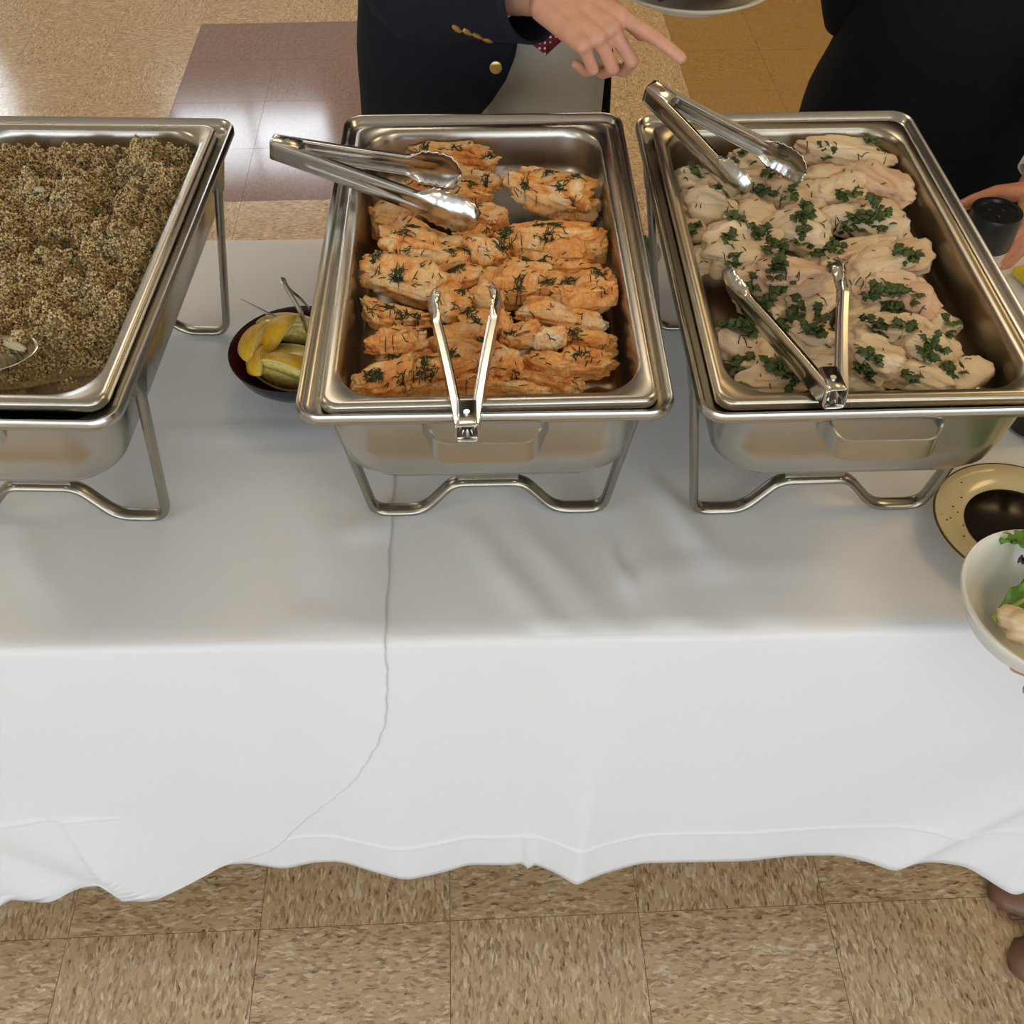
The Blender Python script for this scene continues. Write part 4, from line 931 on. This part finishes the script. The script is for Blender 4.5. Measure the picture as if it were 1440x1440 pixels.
# plate of greens in the hands of the man in the blazer
GP = Vector((0.292, 1.518, 1.056))
lathe_p = lathe('salad_plate', [(0.055, 0.0), (0.062, 0.0), (0.066, 0.004), (0.100, 0.020), (0.122, 0.032), (0.1225, 0.034), (0.119, 0.0345), (0.098, 0.0235), (0.062, 0.0075), (0.02, 0.006)], 'white_china', None, 64, loc=GP); tag(lathe_p, 'white deep plate of dark salad held behind the pointing hand', 'plate')
for k, (dx, dy, rz, mt) in enumerate(((0.01, -0.070, 0.3, 'lettuce'), (-0.045, -0.060, 1.2, 'radicchio'), (0.05, -0.045, 2.0, 'lettuce'), (0.0, -0.02, 0.9, 'lettuce'), (-0.03, 0.03, 2.2, 'radicchio'))):
    big_leaf('lettuce_leaf' if mt == 'lettuce' else 'radicchio_leaf', GP + Vector((dx, dy, 0.033)), (0.1, 0.1, rz), 0.075, 0.055, mt, ['green leaf on the near edge of the held plate', 'dark red leaf next to the pointing hand on the held plate', 'green leaf on the right of the held plate', 'green leaf in the middle of the held plate', 'dark red leaf at the back of the held plate'][k], 'leaf', 20 + k)

# garnish bowl between two chafing dishes
gb = lathe('garnish_bowl', [(0.025, 0.0), (0.03, 0.0), (0.045, 0.015), (0.058, 0.036), (0.057, 0.037), (0.043, 0.017), (0.02, 0.004)], 'white_china', None, 40, loc=(0.196, 1.285, TT)); tag(gb, 'small white bowl of greens behind the gap between two chafing dishes', 'bowl')
for k, (dx, dy, rz) in enumerate(((0.0, -0.02, 1.3), (-0.015, 0.01, 0.4), (0.02, 0.015, 2.2))):
    big_leaf('herb_leaf', (0.196 + dx, 1.285 + dy, TT + 0.036), (0.3, 0.25, rz), 0.06, 0.03, 'lettuce', ['green herb leaf hanging over the near edge of the small white bowl', 'green herb leaf on the salmon side of the small white bowl', 'green herb leaf on the chicken side of the small white bowl'][k], 'leaf', 40 + k)

# bottles at the chicken end
cb = onz(1403, 296, TT + 0.136)
bt = tag(empty('dressing_bottle', (cb.x, cb.y, TT)), 'squat bottle with wide black cap held beside the chicken pan', 'bottle')
lathe('bottle_body', [(0.027, 0.0), (0.031, 0.001), (0.032, 0.006), (0.032, 0.082), (0.030, 0.088)], 'white_card', bt, 40)
lathe('label', [(0.0323, 0.010), (0.0326, 0.010), (0.0326, 0.080), (0.0323, 0.080)], 'pink_label', bt, 40, ring=True)
cp = lathe('cap', [(0.0335, 0.084), (0.0350, 0.086), (0.0350, 0.132), (0.0337, 0.1365), (0.0280, 0.1365), (0.0268, 0.1325), (0.002, 0.1320)], 'black_plastic', bt, 48)
for k in range(3):
    a = 2.1 * k + 0.4; v, f = tube_vf([(0.011 * math.cos(a), 0.011 * math.sin(a), 0.1322), (0.011 * math.cos(a), 0.011 * math.sin(a), 0.1340)], 0.0028, 10); mesh('cap_hole', v, f, 'dark_glass', cp)
yc = onz(1452, 392, TT); yb = tag(empty('yellow_packet', (yc.x + 0.012, yc.y, TT), 0.3), 'small yellow and white packet lying beside the held bottle', 'packet')
box('packet_body', -0.035, 0.035, -0.025, 0.025, 0.0, 0.012, 'yellow_label', yb, 0.002); box('white_panel', -0.035, 0.035, -0.0256, -0.010, 0.0005, 0.0126, 'white_card', yb)
kb = tag(empty('sauce_bottle', (0.698, 0.945, TT)), 'dark bottle with white lettering beside the chicken chafing dish', 'bottle')
lathe('bottle_body', [(0.030, 0.0), (0.0345, 0.0015), (0.035, 0.005), (0.035, 0.085), (0.030, 0.100), (0.014, 0.118), (0.013, 0.135)], 'dark_glass', kb, 40)
lathe('cap', [(0.0145, 0.130), (0.015, 0.132), (0.015, 0.150), (0.012, 0.152)], 'black_plastic', kb, 32)
fc = bpy.data.curves.new('lettering', 'FONT'); fc.body = 'O'; fc.size = 0.016; fc.extrude = 0.0003; fc.align_x = 'CENTER'; fc.materials.append(M['white_print'])
ft = bpy.data.objects.new('lettering_curve', fc); C.objects.link(ft); bpy.context.view_layer.update(); fm = bpy.data.meshes.new_from_object(ft.evaluated_get(bpy.context.evaluated_depsgraph_get())); bpy.data.objects.remove(ft)
fo = bpy.data.objects.new('lettering', fm); C.objects.link(fo); fo.parent = kb; fa = R(232); fo.location = (0.0353 * math.cos(fa), 0.0353 * math.sin(fa), 0.032); fo.rotation_euler = (R(90), 0, fa + R(90))
# ------------------------------------------------------------------ people
def skin_mat(name, col):
    m = plain(name, col, 0.45, var=0.10, scale=60, bump=0.12, sss=0.2); return m
M['skin_a'] = skin_mat('skin_rosy', (0.62, 0.31, 0.20)); M['skin_b'] = skin_mat('skin_warm', (0.56, 0.24, 0.13)); M['skin_c'] = skin_mat('skin_tan', (0.56, 0.28, 0.17))
M['navy'] = plain('navy_wool', (0.010, 0.012, 0.020), 0.85, var=0.15, scale=400, spec=0.2)
M['black_cloth'] = plain('black_wool', (0.007, 0.007, 0.008), 0.9, var=0.15, scale=400, spec=0.15)
M['khaki'] = plain('light_grey_trousers', (0.46, 0.42, 0.35), 0.85, var=0.04, scale=12, bump=0.2)
M['brown_cloth'] = plain('brown_trousers', (0.12, 0.07, 0.042), 0.85, var=0.15, scale=200)
M['brown_leather'] = plain('brown_leather', (0.19, 0.10, 0.055), 0.4, var=0.15)
M['black_leather'] = plain('black_leather', (0.012, 0.011, 0.010), 0.35, var=0.15)
M['shirt'] = plain('white_shirt', (0.72, 0.70, 0.68), 0.75, var=0.03)
M['gold'] = plain('gold_button', (0.72, 0.50, 0.16), 0.3, metal=1.0, var=0.2)
M['hair_a'] = plain('grey_brown_hair', (0.12, 0.09, 0.07), 0.6, var=0.5, scale=150); M['hair_b'] = plain('dark_hair', (0.02, 0.015, 0.012), 0.5, var=0.4, scale=150)
M['eye'] = plain('eye', (0.7, 0.68, 0.65), 0.15, var=0.02); M['iris'] = plain('iris', (0.06, 0.04, 0.03), 0.15); M['lips'] = plain('lips', (0.42, 0.16, 0.12), 0.45)
def tie_mat():
    m, nt, b = nmat('dotted_tie'); tc = N(nt, 'ShaderNodeTexCoord'); v = N(nt, 'ShaderNodeTexVoronoi', Scale=130.0, Randomness=0.0); nt.links.new(tc.outputs['Object'], v.inputs['Vector'])
    r = ramp(nt, [(0.0, (0.7, 0.6, 0.6)), (0.24, (0.16, 0.010, 0.018))], 'CONSTANT'); nt.links.new(v.outputs['Distance'], r.inputs[0]); nt.links.new(r.outputs[0], b.inputs['Base Color']); b.inputs['Roughness'].default_value = 0.6
    return m
M['tie'] = tie_mat()
def union(name, caps, voxel, mat, parent=None, smooth=4, ell=()):
    """one continuous surface grown around tapered limbs (p0, r0, p1, r1) and ellipsoids (c, radii)"""
    bm = bmesh.new()
    def add(v, f):
        vs2 = [bm.verts.new(p) for p in v]
        for q in f:
            try: bm.faces.new([vs2[i] for i in q])
            except ValueError: pass
    V, Fc = ico(3)
    for p0, r0, p1, r1 in caps:
        p0, p1 = Vector(p0), Vector(p1)
        add([p0 + n * r0 for n in V], Fc); add([p1 + n * r1 for n in V], Fc)
        if (p1 - p0).length > 1e-4: add(*tube_vf([p0, p0 * 0.5 + p1 * 0.5, p1], [r0, (r0 + r1) / 2, r1], 20))
    for c, rr in ell: add([Vector(c) + Vector((n.x * rr[0], n.y * rr[1], n.z * rr[2])) for n in V], Fc)
    me = bpy.data.meshes.new(name); bm.to_mesh(me); bm.free()
    if mat: me.materials.append(M[mat] if isinstance(mat, str) else mat)
    o = bpy.data.objects.new(name, me); C.objects.link(o)
    rm = o.modifiers.new('r', 'REMESH'); rm.mode = 'VOXEL'; rm.voxel_size = voxel
    sm = o.modifiers.new('s', 'SMOOTH'); sm.factor = 0.5; sm.iterations = smooth
    bpy.context.view_layer.update(); bake(o)
    o.data.polygons.foreach_set('use_smooth', [True] * len(o.data.polygons))
    if not len(o.data.materials): o.data.materials.append(M[mat])
    if parent: o.parent = parent
    return o
def hand_caps(mw, right, curls, thumb=(0.5, 0.3, 0.3), spread=0.06, s=1.0):
    """wrist at the origin, +X to the fingers, +Z the back of the hand, +Y the thumb side of a right hand"""
    sy = 1 if right else -1; caps = []
    def P(x, y, z): return mw @ Vector((x * s, sy * y * s, z * s))
    names = [(0.026, 0.088, (0.043, 0.026, 0.021), 0.0090), (0.006, 0.092, (0.047, 0.029, 0.022), 0.0093), (-0.014, 0.088, (0.043, 0.027, 0.021), 0.0088), (-0.032, 0.079, (0.034, 0.020, 0.018), 0.0078)]
    for k, (y, x, ls, r) in enumerate(names):
        caps.append((P(0.006, y * 0.62, 0.0), 0.017 * s, P(x, y, 0.002), 0.0118 * s))     # metacarpal
        a = 0.0; fan = (1.5 - k) * spread; p = Vector((x, y, 0.002)); rr = r
        for i, l in enumerate(ls):
            a += curls[k][i]; q = p + Vector((math.cos(a) * l * math.cos(fan), math.cos(a) * l * math.sin(fan), -math.sin(a) * l))
            caps.append((P(*p), rr * s, P(*q), rr * 0.93 * s)); p = q; rr *= 0.93
    caps.append((P(0.03, -0.018, -0.006), 0.013 * s, P(0.07, 0.0, -0.005), 0.012 * s))
    p = Vector((0.022, 0.020, -0.008)); yaw = 0.75; dn = thumb[0]
    for l, r0, r1, b in ((0.040, 0.0145, 0.0115, 0.0), (0.032, 0.0112, 0.0098, thumb[1]), (0.026, 0.0096, 0.0082, thumb[2])):
        yaw -= b; q = p + Vector((math.cos(yaw) * l * math.cos(dn), math.sin(yaw) * l * math.cos(dn), -math.sin(dn) * l)); caps.append((P(*p), r0 * s, P(*q), r1 * s)); p = q
    return caps
def frame(origin, xdir, zdir):
    x = Vector(xdir).normalized(); z = Vector(zdir); z = (z - x * z.dot(x)).normalized(); y = z.cross(x)
    return Matrix(((x.x, y.x, z.x, origin[0]), (x.y, y.y, z.y, origin[1]), (x.z, y.z, z.z, origin[2]), (0, 0, 0, 1)))
def torso(name, sections, mat, parent, n=64, cover=None, thick=0.004, power=2.4):
    """elliptic sections (z, half width, half depth, y centre); cover(z) = (start, end) angles from the front towards +X"""
    rings = []
    for z, hw_, hd_, yc_ in sections:
        a0, a1 = cover(z) if cover else (0.0, 2 * PI); row = []
        for i in range(n + (1 if cover else 0)):
            a = a0 + (a1 - a0) * i / n; sx, cy_ = math.sin(a), -math.cos(a)
            row.append((hw_ * math.copysign(abs(sx) ** (2 / power), sx), yc_ + hd_ * math.copysign(abs(cy_) ** (2 / power), cy_), z))
        rings.append(row)
    v, f = loft(rings, False, False, closed=not cover); o = mesh(name, v, f, mat, parent); solid(o, thick); return o
def interp_sections(sec, m=5):
    out = []; z = [s[0] for s in sec]
    for i in range(len(sec) - 1):
        for k in range(m): t = k / m; t2 = t * t * (3 - 2 * t); out.append(tuple(a + (b - a) * (t if j == 0 else t2) for j, (a, b) in enumerate(zip(sec[i], sec[i + 1]))))
    out.append(sec[-1]); return out
def person(base, facing, label, skin, hair, arms, legs=None, h=1.0):
    """arms: {-1|1: (shoulder, elbow, wrist, hand matrix, curls, thumb)} in world space; the root sits at the feet"""
    root = tag(empty('person', (base[0], base[1], 0), facing), label, 'person')
    inv = Matrix.LocRotScale(Vector((base[0], base[1], 0)), Matrix.Rotation(facing, 3, 'Z').to_euler(), None).inverted()
    lg = legs or {s: ((s * 0.09, 0, 0.92), (s * 0.10, -0.01, 0.50), (s * 0.105, 0.015, 0.085)) for s in (-1, 1)}
    caps = [((-0.06, 0, 0.95), 0.088, (0.06, 0, 0.95), 0.088), ((-0.06, 0, 0.97), 0.082, (-0.08, 0, 1.34), 0.082), ((0.06, 0, 0.97), 0.082, (0.08, 0, 1.34), 0.082), ((0, 0, 0.95), 0.085, (0, 0, 1.36), 0.085), ((-0.11, 0, 1.39), 0.045, (0.11, 0, 1.39), 0.045), ((0, 0.01, 1.40), 0.062, (0, 0.0, 1.56), 0.052)]
    ell = [((0, 0.008, 1.655), (0.074, 0.094, 0.102)), ((0, -0.028, 1.595), (0.054, 0.056, 0.060)), ((0, -0.096, 1.632), (0.011, 0.018, 0.019)), ((-0.077, 0.005, 1.64), (0.009, 0.018, 0.030)), ((0.077, 0.005, 1.64), (0.009, 0.018, 0.030)), ((0, -0.075, 1.548), (0.022, 0.016, 0.016)), ((0, -0.068, 1.672), (0.052, 0.02, 0.012))]
    for s in (-1, 1):
        hip, knee, ank = lg[s]; caps += [(hip, 0.078, knee, 0.052), (knee, 0.050, ank, 0.036)]
        caps += [((ank[0], ank[1] + 0.015, 0.040), 0.024, (ank[0], ank[1] - 0.12, 0.026), 0.016)]
    for s, (sh, el, wr, hm, curls, th) in arms.items():
        sh, el, wr = inv @ Vector(sh), inv @ Vector(el), inv @ Vector(wr); caps += [(sh + Vector((-0.03 * s, 0, -0.03)), 0.042, el, 0.038), (el, 0.038, wr, 0.026)]
    body = union('body', caps, 0.008, skin, None, 3, ell)
    for s, (sh, el, wr, hm, curls, th) in arms.items():
        hc = [(inv @ a, ra, inv @ b, rb) for a, ra, b, rb in hand_caps(hm, s < 0, curls, th)]
        ew, ww = inv @ Vector(el), inv @ Vector(wr); hc.append((ew * 0.15 + ww * 0.85, 0.0275, inv @ hm.to_translation(), 0.024))
        hd = union('hand', hc, 0.0022, skin, None, 4)
        bm = bmesh.new(); bm.from_mesh(body.data); bm.from_mesh(hd.data); bm.to_mesh(body.data); bm.free(); bpy.data.objects.remove(hd)
    body.data.polygons.foreach_set('use_smooth', [True] * len(body.data.polygons)); body.parent = root
    V, Fc = ico(4); v = []; keep = {}
    for i, n in enumerate(V):
        if n.z > 0.15 + 0.55 * max(0, -n.y) - 0.75 * max(0, n.y): keep[i] = len(v); d = 1 + 0.03 * noise.noise(n * 6); v.append((n.x * 0.081 * d, 0.010 + n.y * 0.102 * d, 1.657 + n.z * 0.110 * d))
    f = [tuple(keep[i] for i in q) for q in Fc if all(i in keep for i in q)]; solid(mesh('hair', v, f, hair, body), 0.01, 0)
    for s in (-1, 1):
        e = mesh('eye', [(s * 0.030 + n.x * 0.0115, -0.076 + n.y * 0.0115, 1.650 + n.z * 0.0095) for n in ico(2)[0]], ico(2)[1], 'eye', body)
    mesh('lips', [(n.x * 0.022, -0.0855 + n.y * 0.006, 1.585 + n.z * 0.007) for n in ico(2)[0]], ico(2)[1], 'lips', body)
    return root, inv, body, lg
def trousers(root, lg, mat, r=1.0):
    caps = [((-0.07, 0.0, 0.99), 0.112, (0.07, 0.0, 0.99), 0.112)]
    for s in (-1, 1):
        hip, knee, ank = (Vector(q) for q in lg[s]); caps += [(hip, 0.100 * r, knee, 0.075 * r), (knee, 0.073 * r, ank + Vector((0, 0, 0.01)), 0.058 * r)]
    return union('trousers', caps, 0.008, mat, root, 3)
def shoes(root, lg, mat):
    for s in (-1, 1):
        ax, ay = lg[s][2][0], lg[s][2][1]; rings = []
        for t, w, hh in ((0.06, 0.030, 0.050), (0.045, 0.036, 0.085), (0.0, 0.038, 0.095), (-0.05, 0.040, 0.075), (-0.11, 0.047, 0.052), (-0.17, 0.045, 0.042), (-0.205, 0.030, 0.034), (-0.215, 0.012, 0.026)):
            rings.append([(ax + w * math.cos(2 * PI * k / 20), ay + t, max(0.0, hh / 2 + hh / 2 * math.sin(2 * PI * k / 20)) + 0.001) for k in range(20)])
        v, f = loft(rings); o = mesh('shoe', v, f, mat, root)
        box('sole', ax - 0.042, ax + 0.042, ay - 0.195, ay + 0.058, 0.0, 0.010, 'brown_leather', o, 0.008)
def sleeve(root, inv, sh, el, wr, r0, r1, r2, mat, stop=1.0, name='sleeve'):
    sh, el, wr = inv @ Vector(sh), inv @ Vector(el), inv @ Vector(wr); e = el + (wr - el) * stop
    ctl = [sh, sh * 0.5 + el * 0.5, el, el * 0.5 + e * 0.5, e]; cr_ = [r0, (r0 + r1) / 2, r1, (r1 + r2) / 2, r2]
    if name == 'sleeve':      # the sleeve head is set into the shoulder
        g_ = math.copysign(1.0, sh.x); ctl = [sh + Vector((-0.085 * g_, 0, -0.015)), sh + Vector((-0.030 * g_, 0, 0.0))] + [sh + (el - sh) * 0.2] + ctl[1:]; cr_ = [r0 * 0.72, r0 * 0.92, r0] + cr_[1:]
    pts = smooth_path(ctl, 6); n = len(pts); rad = [float(np.interp(i / (n - 1), np.linspace(0, 1, len(cr_)), cr_)) for i in range(n)]
    v, f = tube_vf(pts, rad, 28, cap=False); fold = []
    for i, p in enumerate(v): fold.append(Vector(p) + Vector((0, 0, 1)) * 0.003 * noise.noise(Vector(p) * 18))
    o = mesh(name, fold, f, mat, root); solid(o, 0.004); return o, fold, f

OPEN = (0.15, 0.2, 0.15); RELAX = (0.35, 0.45, 0.3); FIST = (1.15, 1.35, 0.8); GRIP = (0.55, 0.75, 0.5)
# --- the man in the navy blazer, pointing
b1 = (0.0, 1.63)
wr1 = ony(774, -8, 1.290); tip1 = ony(968, 74, 1.190); el1 = Vector((-0.098, 1.46, 1.108))
hz1 = Vector((0.10, -0.62, 0.80)); hm1 = frame(wr1, Matrix.Rotation(R(-11), 3, hz1.normalized()) @ (tip1 - wr1), hz1)
lw = Vector((0.400, 1.560, 1.075)); hm1l = frame(lw, Vector((-0.75, -0.35, 0.0)), Vector((0.2, -0.1, -1.0)))
arms1 = {-1: ((-0.19, 1.63, 1.41), el1, wr1, hm1, ((0.12, 0.10, 0.08), (0.85, 1.15, 0.7), (1.0, 1.25, 0.8), (1.05, 1.2, 0.8)), (0.5, 0.35, 0.3)),
         1: ((0.19, 1.63, 1.41), (0.33, 1.66, 1.16), lw, hm1l, (RELAX, RELAX, RELAX, RELAX), (0.2, 0.2, 0.2))}
r1_, inv1, body1, lg1 = person(b1, 0.0, 'man in navy blazer, grey trousers and red dotted tie, pointing over the table', 'skin_a', 'hair_a', arms1)
trousers(r1_, lg1, 'khaki', 1.04); shoes(r1_, lg1, 'brown_leather')
sec = interp_sections([(1.02, 0.150, 0.100, 0.0), (1.10, 0.150, 0.102, 0.0), (1.25, 0.165, 0.108, 0.0), (1.38, 0.175, 0.098, 0.0), (1.445, 0.12, 0.075, 0.005), (1.50, 0.062, 0.062, 0.008)])
torso('shirt', sec, 'shirt', r1_)
jsec = interp_sections([(0.79, 0.208, 0.140, 0.005), (0.92, 0.203, 0.136, 0.002), (1.08, 0.186, 0.124, 0.0), (1.22, 0.192, 0.124, 0.0), (1.35, 0.205, 0.116, 0.0), (1.425, 0.175, 0.094, 0.005), (1.475, 0.085, 0.078, 0.010)])
def jcover(z):
    right = float(np.interp(z, [0.79, 0.88, 0.97, 1.06, 1.16, 1.30, 1.45], [-0.30, -0.08, 0.14, 0.24, 0.16, -0.12, -0.40]))     # free edge of the side that buttons over
    left = float(np.interp(z, [0.79, 0.98, 1.06, 1.12, 1.16, 1.30, 1.45], [1.70, 1.62, 1.10, 0.55, 0.20, 0.12, 0.40]))
    return (right, right - (2 * PI - (left - right))) if left > right else (right, right - 2 * PI + 0.02)
jk = torso('jacket', jsec, 'navy', r1_, 90, jcover, 0.005)
slv, sv, sf = sleeve(r1_, inv1, (-0.185, 1.63, 1.40), el1, wr1, 0.080, 0.066, 0.056, 'navy', 0.90)
sleeve(r1_, inv1, (0.185, 1.63, 1.40), (0.33, 1.66, 1.16), lw, 0.080, 0.066, 0.048, 'navy', 0.90)
sleeve(r1_, inv1, el1, (el1 + wr1) / 2, wr1, 0.038, 0.038, 0.033, 'shirt', 0.35, 'shirt_cuff')
bvs = BVHTree.FromPolygons([inv1.inverted() @ p for p in sv], sf)
dg = bpy.context.evaluated_depsgraph_get(); jm = jk.evaluated_get(dg).to_mesh(); bvj = BVHTree.FromPolygons([Vector((p.co.x + b1[0], p.co.y + b1[1], p.co.z)) for p in jm.vertices], [tuple(p.vertices) for p in jm.polygons])
def button(px, py, bvh, r, parent):
    loc, nrm, i, d = bvh.ray_cast(CAMP, ray(px, py).normalized())
    if loc is None: return
    if nrm.dot(CAMP - loc) < 0: nrm = -nrm
    p = inv1 @ loc; v, f = tube_vf([p, p + nrm * 0.0035, p + nrm * 0.0048], [r, r, r * 0.6], 16); mesh('gold_button', v, f, 'gold', parent, sharp=50)
for q in ((644, 38), (658, 43), (672, 48), (686, 54)): button(*q, bvs, 0.0072, slv)
button(697, 94, bvj, 0.0092, jk)
tp = inv1 @ ony(768, 76, 1.480); neck = Vector((0.0, -0.070, 1.475)); v, f = [], []
ctr = [neck, Vector((0.0, -0.118, 1.36)), Vector((0.008, -0.127, 1.24)), Vector((0.03, -0.130, 1.12)), tp + Vector((-0.004, 0, 0.035)), tp]
wd = [0.016, 0.024, 0.032, 0.040, 0.043, 0.001]
for c_, w_ in zip(ctr, wd): v += [c_ - Vector((w_, 0, 0)), c_ + Vector((0, -0.003, 0)), c_ + Vector((w_, 0, 0))]
f = [(3 * i + j, 3 * i + j + 1, 3 * i + 4 + j, 3 * i + 3 + j) for i in range(5) for j in range(2)]
solid(mesh('tie', v, f, 'tie', r1_), 0.003)

# --- the person in black at the chicken end
b2 = (0.842, 1.67)
wr2 = Vector((cb.x + 0.090, cb.y + 0.085, 0.872))
hm2 = frame(wr2, Vector((-0.38, -0.86, -0.36)), Vector((0.80, -0.40, 0.30)))
rw2 = Vector((0.50, 1.66, 0.93))
arms2 = {1: ((1.005, 1.67, 1.41), (1.02, 1.53, 1.13), wr2, hm2, (GRIP, GRIP, GRIP, GRIP), (1.05, 0.6, 0.3)),
         -1: ((0.625, 1.67, 1.41), (0.56, 1.72, 1.16), (0.63, 1.74, 0.92), frame((0.63, 1.74, 0.92), (0.1, -0.1, -1), (-1, 0, 0)), (RELAX, RELAX, RELAX, RELAX), (0.2, 0.2, 0.2))}
r2_, inv2, body2, lg2 = person(b2, 0.0, 'person in loose black clothes holding a bottle behind the chicken dish', 'skin_b', 'hair_b', arms2)
trousers(r2_, lg2, 'black_cloth', 1.1); shoes(r2_, lg2, 'black_leather')
torso('coat', interp_sections([(0.60, 0.320, 0.20, 0.0), (0.80, 0.292, 0.175, 0.0), (0.95, 0.258, 0.155, 0.0), (1.08, 0.232, 0.140, 0.0), (1.22, 0.220, 0.135, 0.0), (1.36, 0.215, 0.122, 0.0), (1.43, 0.17, 0.098, 0.005), (1.48, 0.075, 0.075, 0.010)]), 'black_cloth', r2_)
sleeve(r2_, inv2, (0.99, 1.67, 1.40), (1.02, 1.53, 1.13), wr2, 0.085, 0.072, 0.052, 'black_cloth', 0.80)
sleeve(r2_, inv2, (0.64, 1.67, 1.40), (0.56, 1.72, 1.16), (0.63, 1.74, 0.92), 0.085, 0.072, 0.055, 'black_cloth', 0.95)
sleeve(r2_, inv2, (1.02, 1.53, 1.13), (0.90, 1.43, 1.01), wr2, 0.040, 0.038, 0.036, 'shirt', 0.90, 'white_cuff')

# --- the guest with the salad bowl at the near side
b3 = (1.005, 0.40)
wr3 = Vector((0.712, 0.512, 0.774)); hm3 = frame(wr3, Vector((0.534, 0.566, 0.782)) - wr3, Vector((0.0, 0.05, -1.0)))
arms3 = {1: ((1.005, 0.215, 1.41), (0.90, 0.25, 1.07), wr3, hm3, ((0.0, 0.12, 0.1), (0.0, 0.12, 0.1), (0.02, 0.12, 0.1), (0.04, 0.15, 0.1)), (0.1, 0.0, 0.0)),
         -1: ((1.005, 0.575, 1.41), (1.06, 0.585, 1.12), (0.985, 0.575, 0.90), frame((0.985, 0.575, 0.90), (-0.3, 0, -1), (0, 1, 0)), (RELAX,) * 4, (0.2, 0.2, 0.2))}
lg3 = {1: ((0.09, 0, 0.92), (0.00, -0.01, 0.50), (-0.105, 0.0, 0.085)), -1: ((-0.08, 0, 0.92), (-0.145, -0.01, 0.50), (-0.215, 0.005, 0.085))}
r3_, inv3, body3, lg3 = person(b3, -PI / 2, 'guest in brown trousers and shoes holding a salad bowl at the near table edge', 'skin_c', 'hair_b', arms3, lg3)
trousers(r3_, lg3, 'brown_cloth'); shoes(r3_, lg3, 'brown_leather')
torso('sweater', interp_sections([(0.88, 0.190, 0.130, 0.0), (1.08, 0.182, 0.122, 0.0), (1.22, 0.190, 0.122, 0.0), (1.36, 0.205, 0.114, 0.0), (1.43, 0.165, 0.092, 0.005), (1.48, 0.072, 0.072, 0.010)]), 'black_cloth', r3_)
sleeve(r3_, inv3, (1.005, 0.23, 1.40), (0.90, 0.25, 1.07), wr3, 0.078, 0.060, 0.040, 'black_cloth', 0.85)
sleeve(r3_, inv3, (1.005, 0.56, 1.40), (1.06, 0.585, 1.12), (0.985, 0.575, 0.90), 0.078, 0.060, 0.045, 'black_cloth', 0.95)
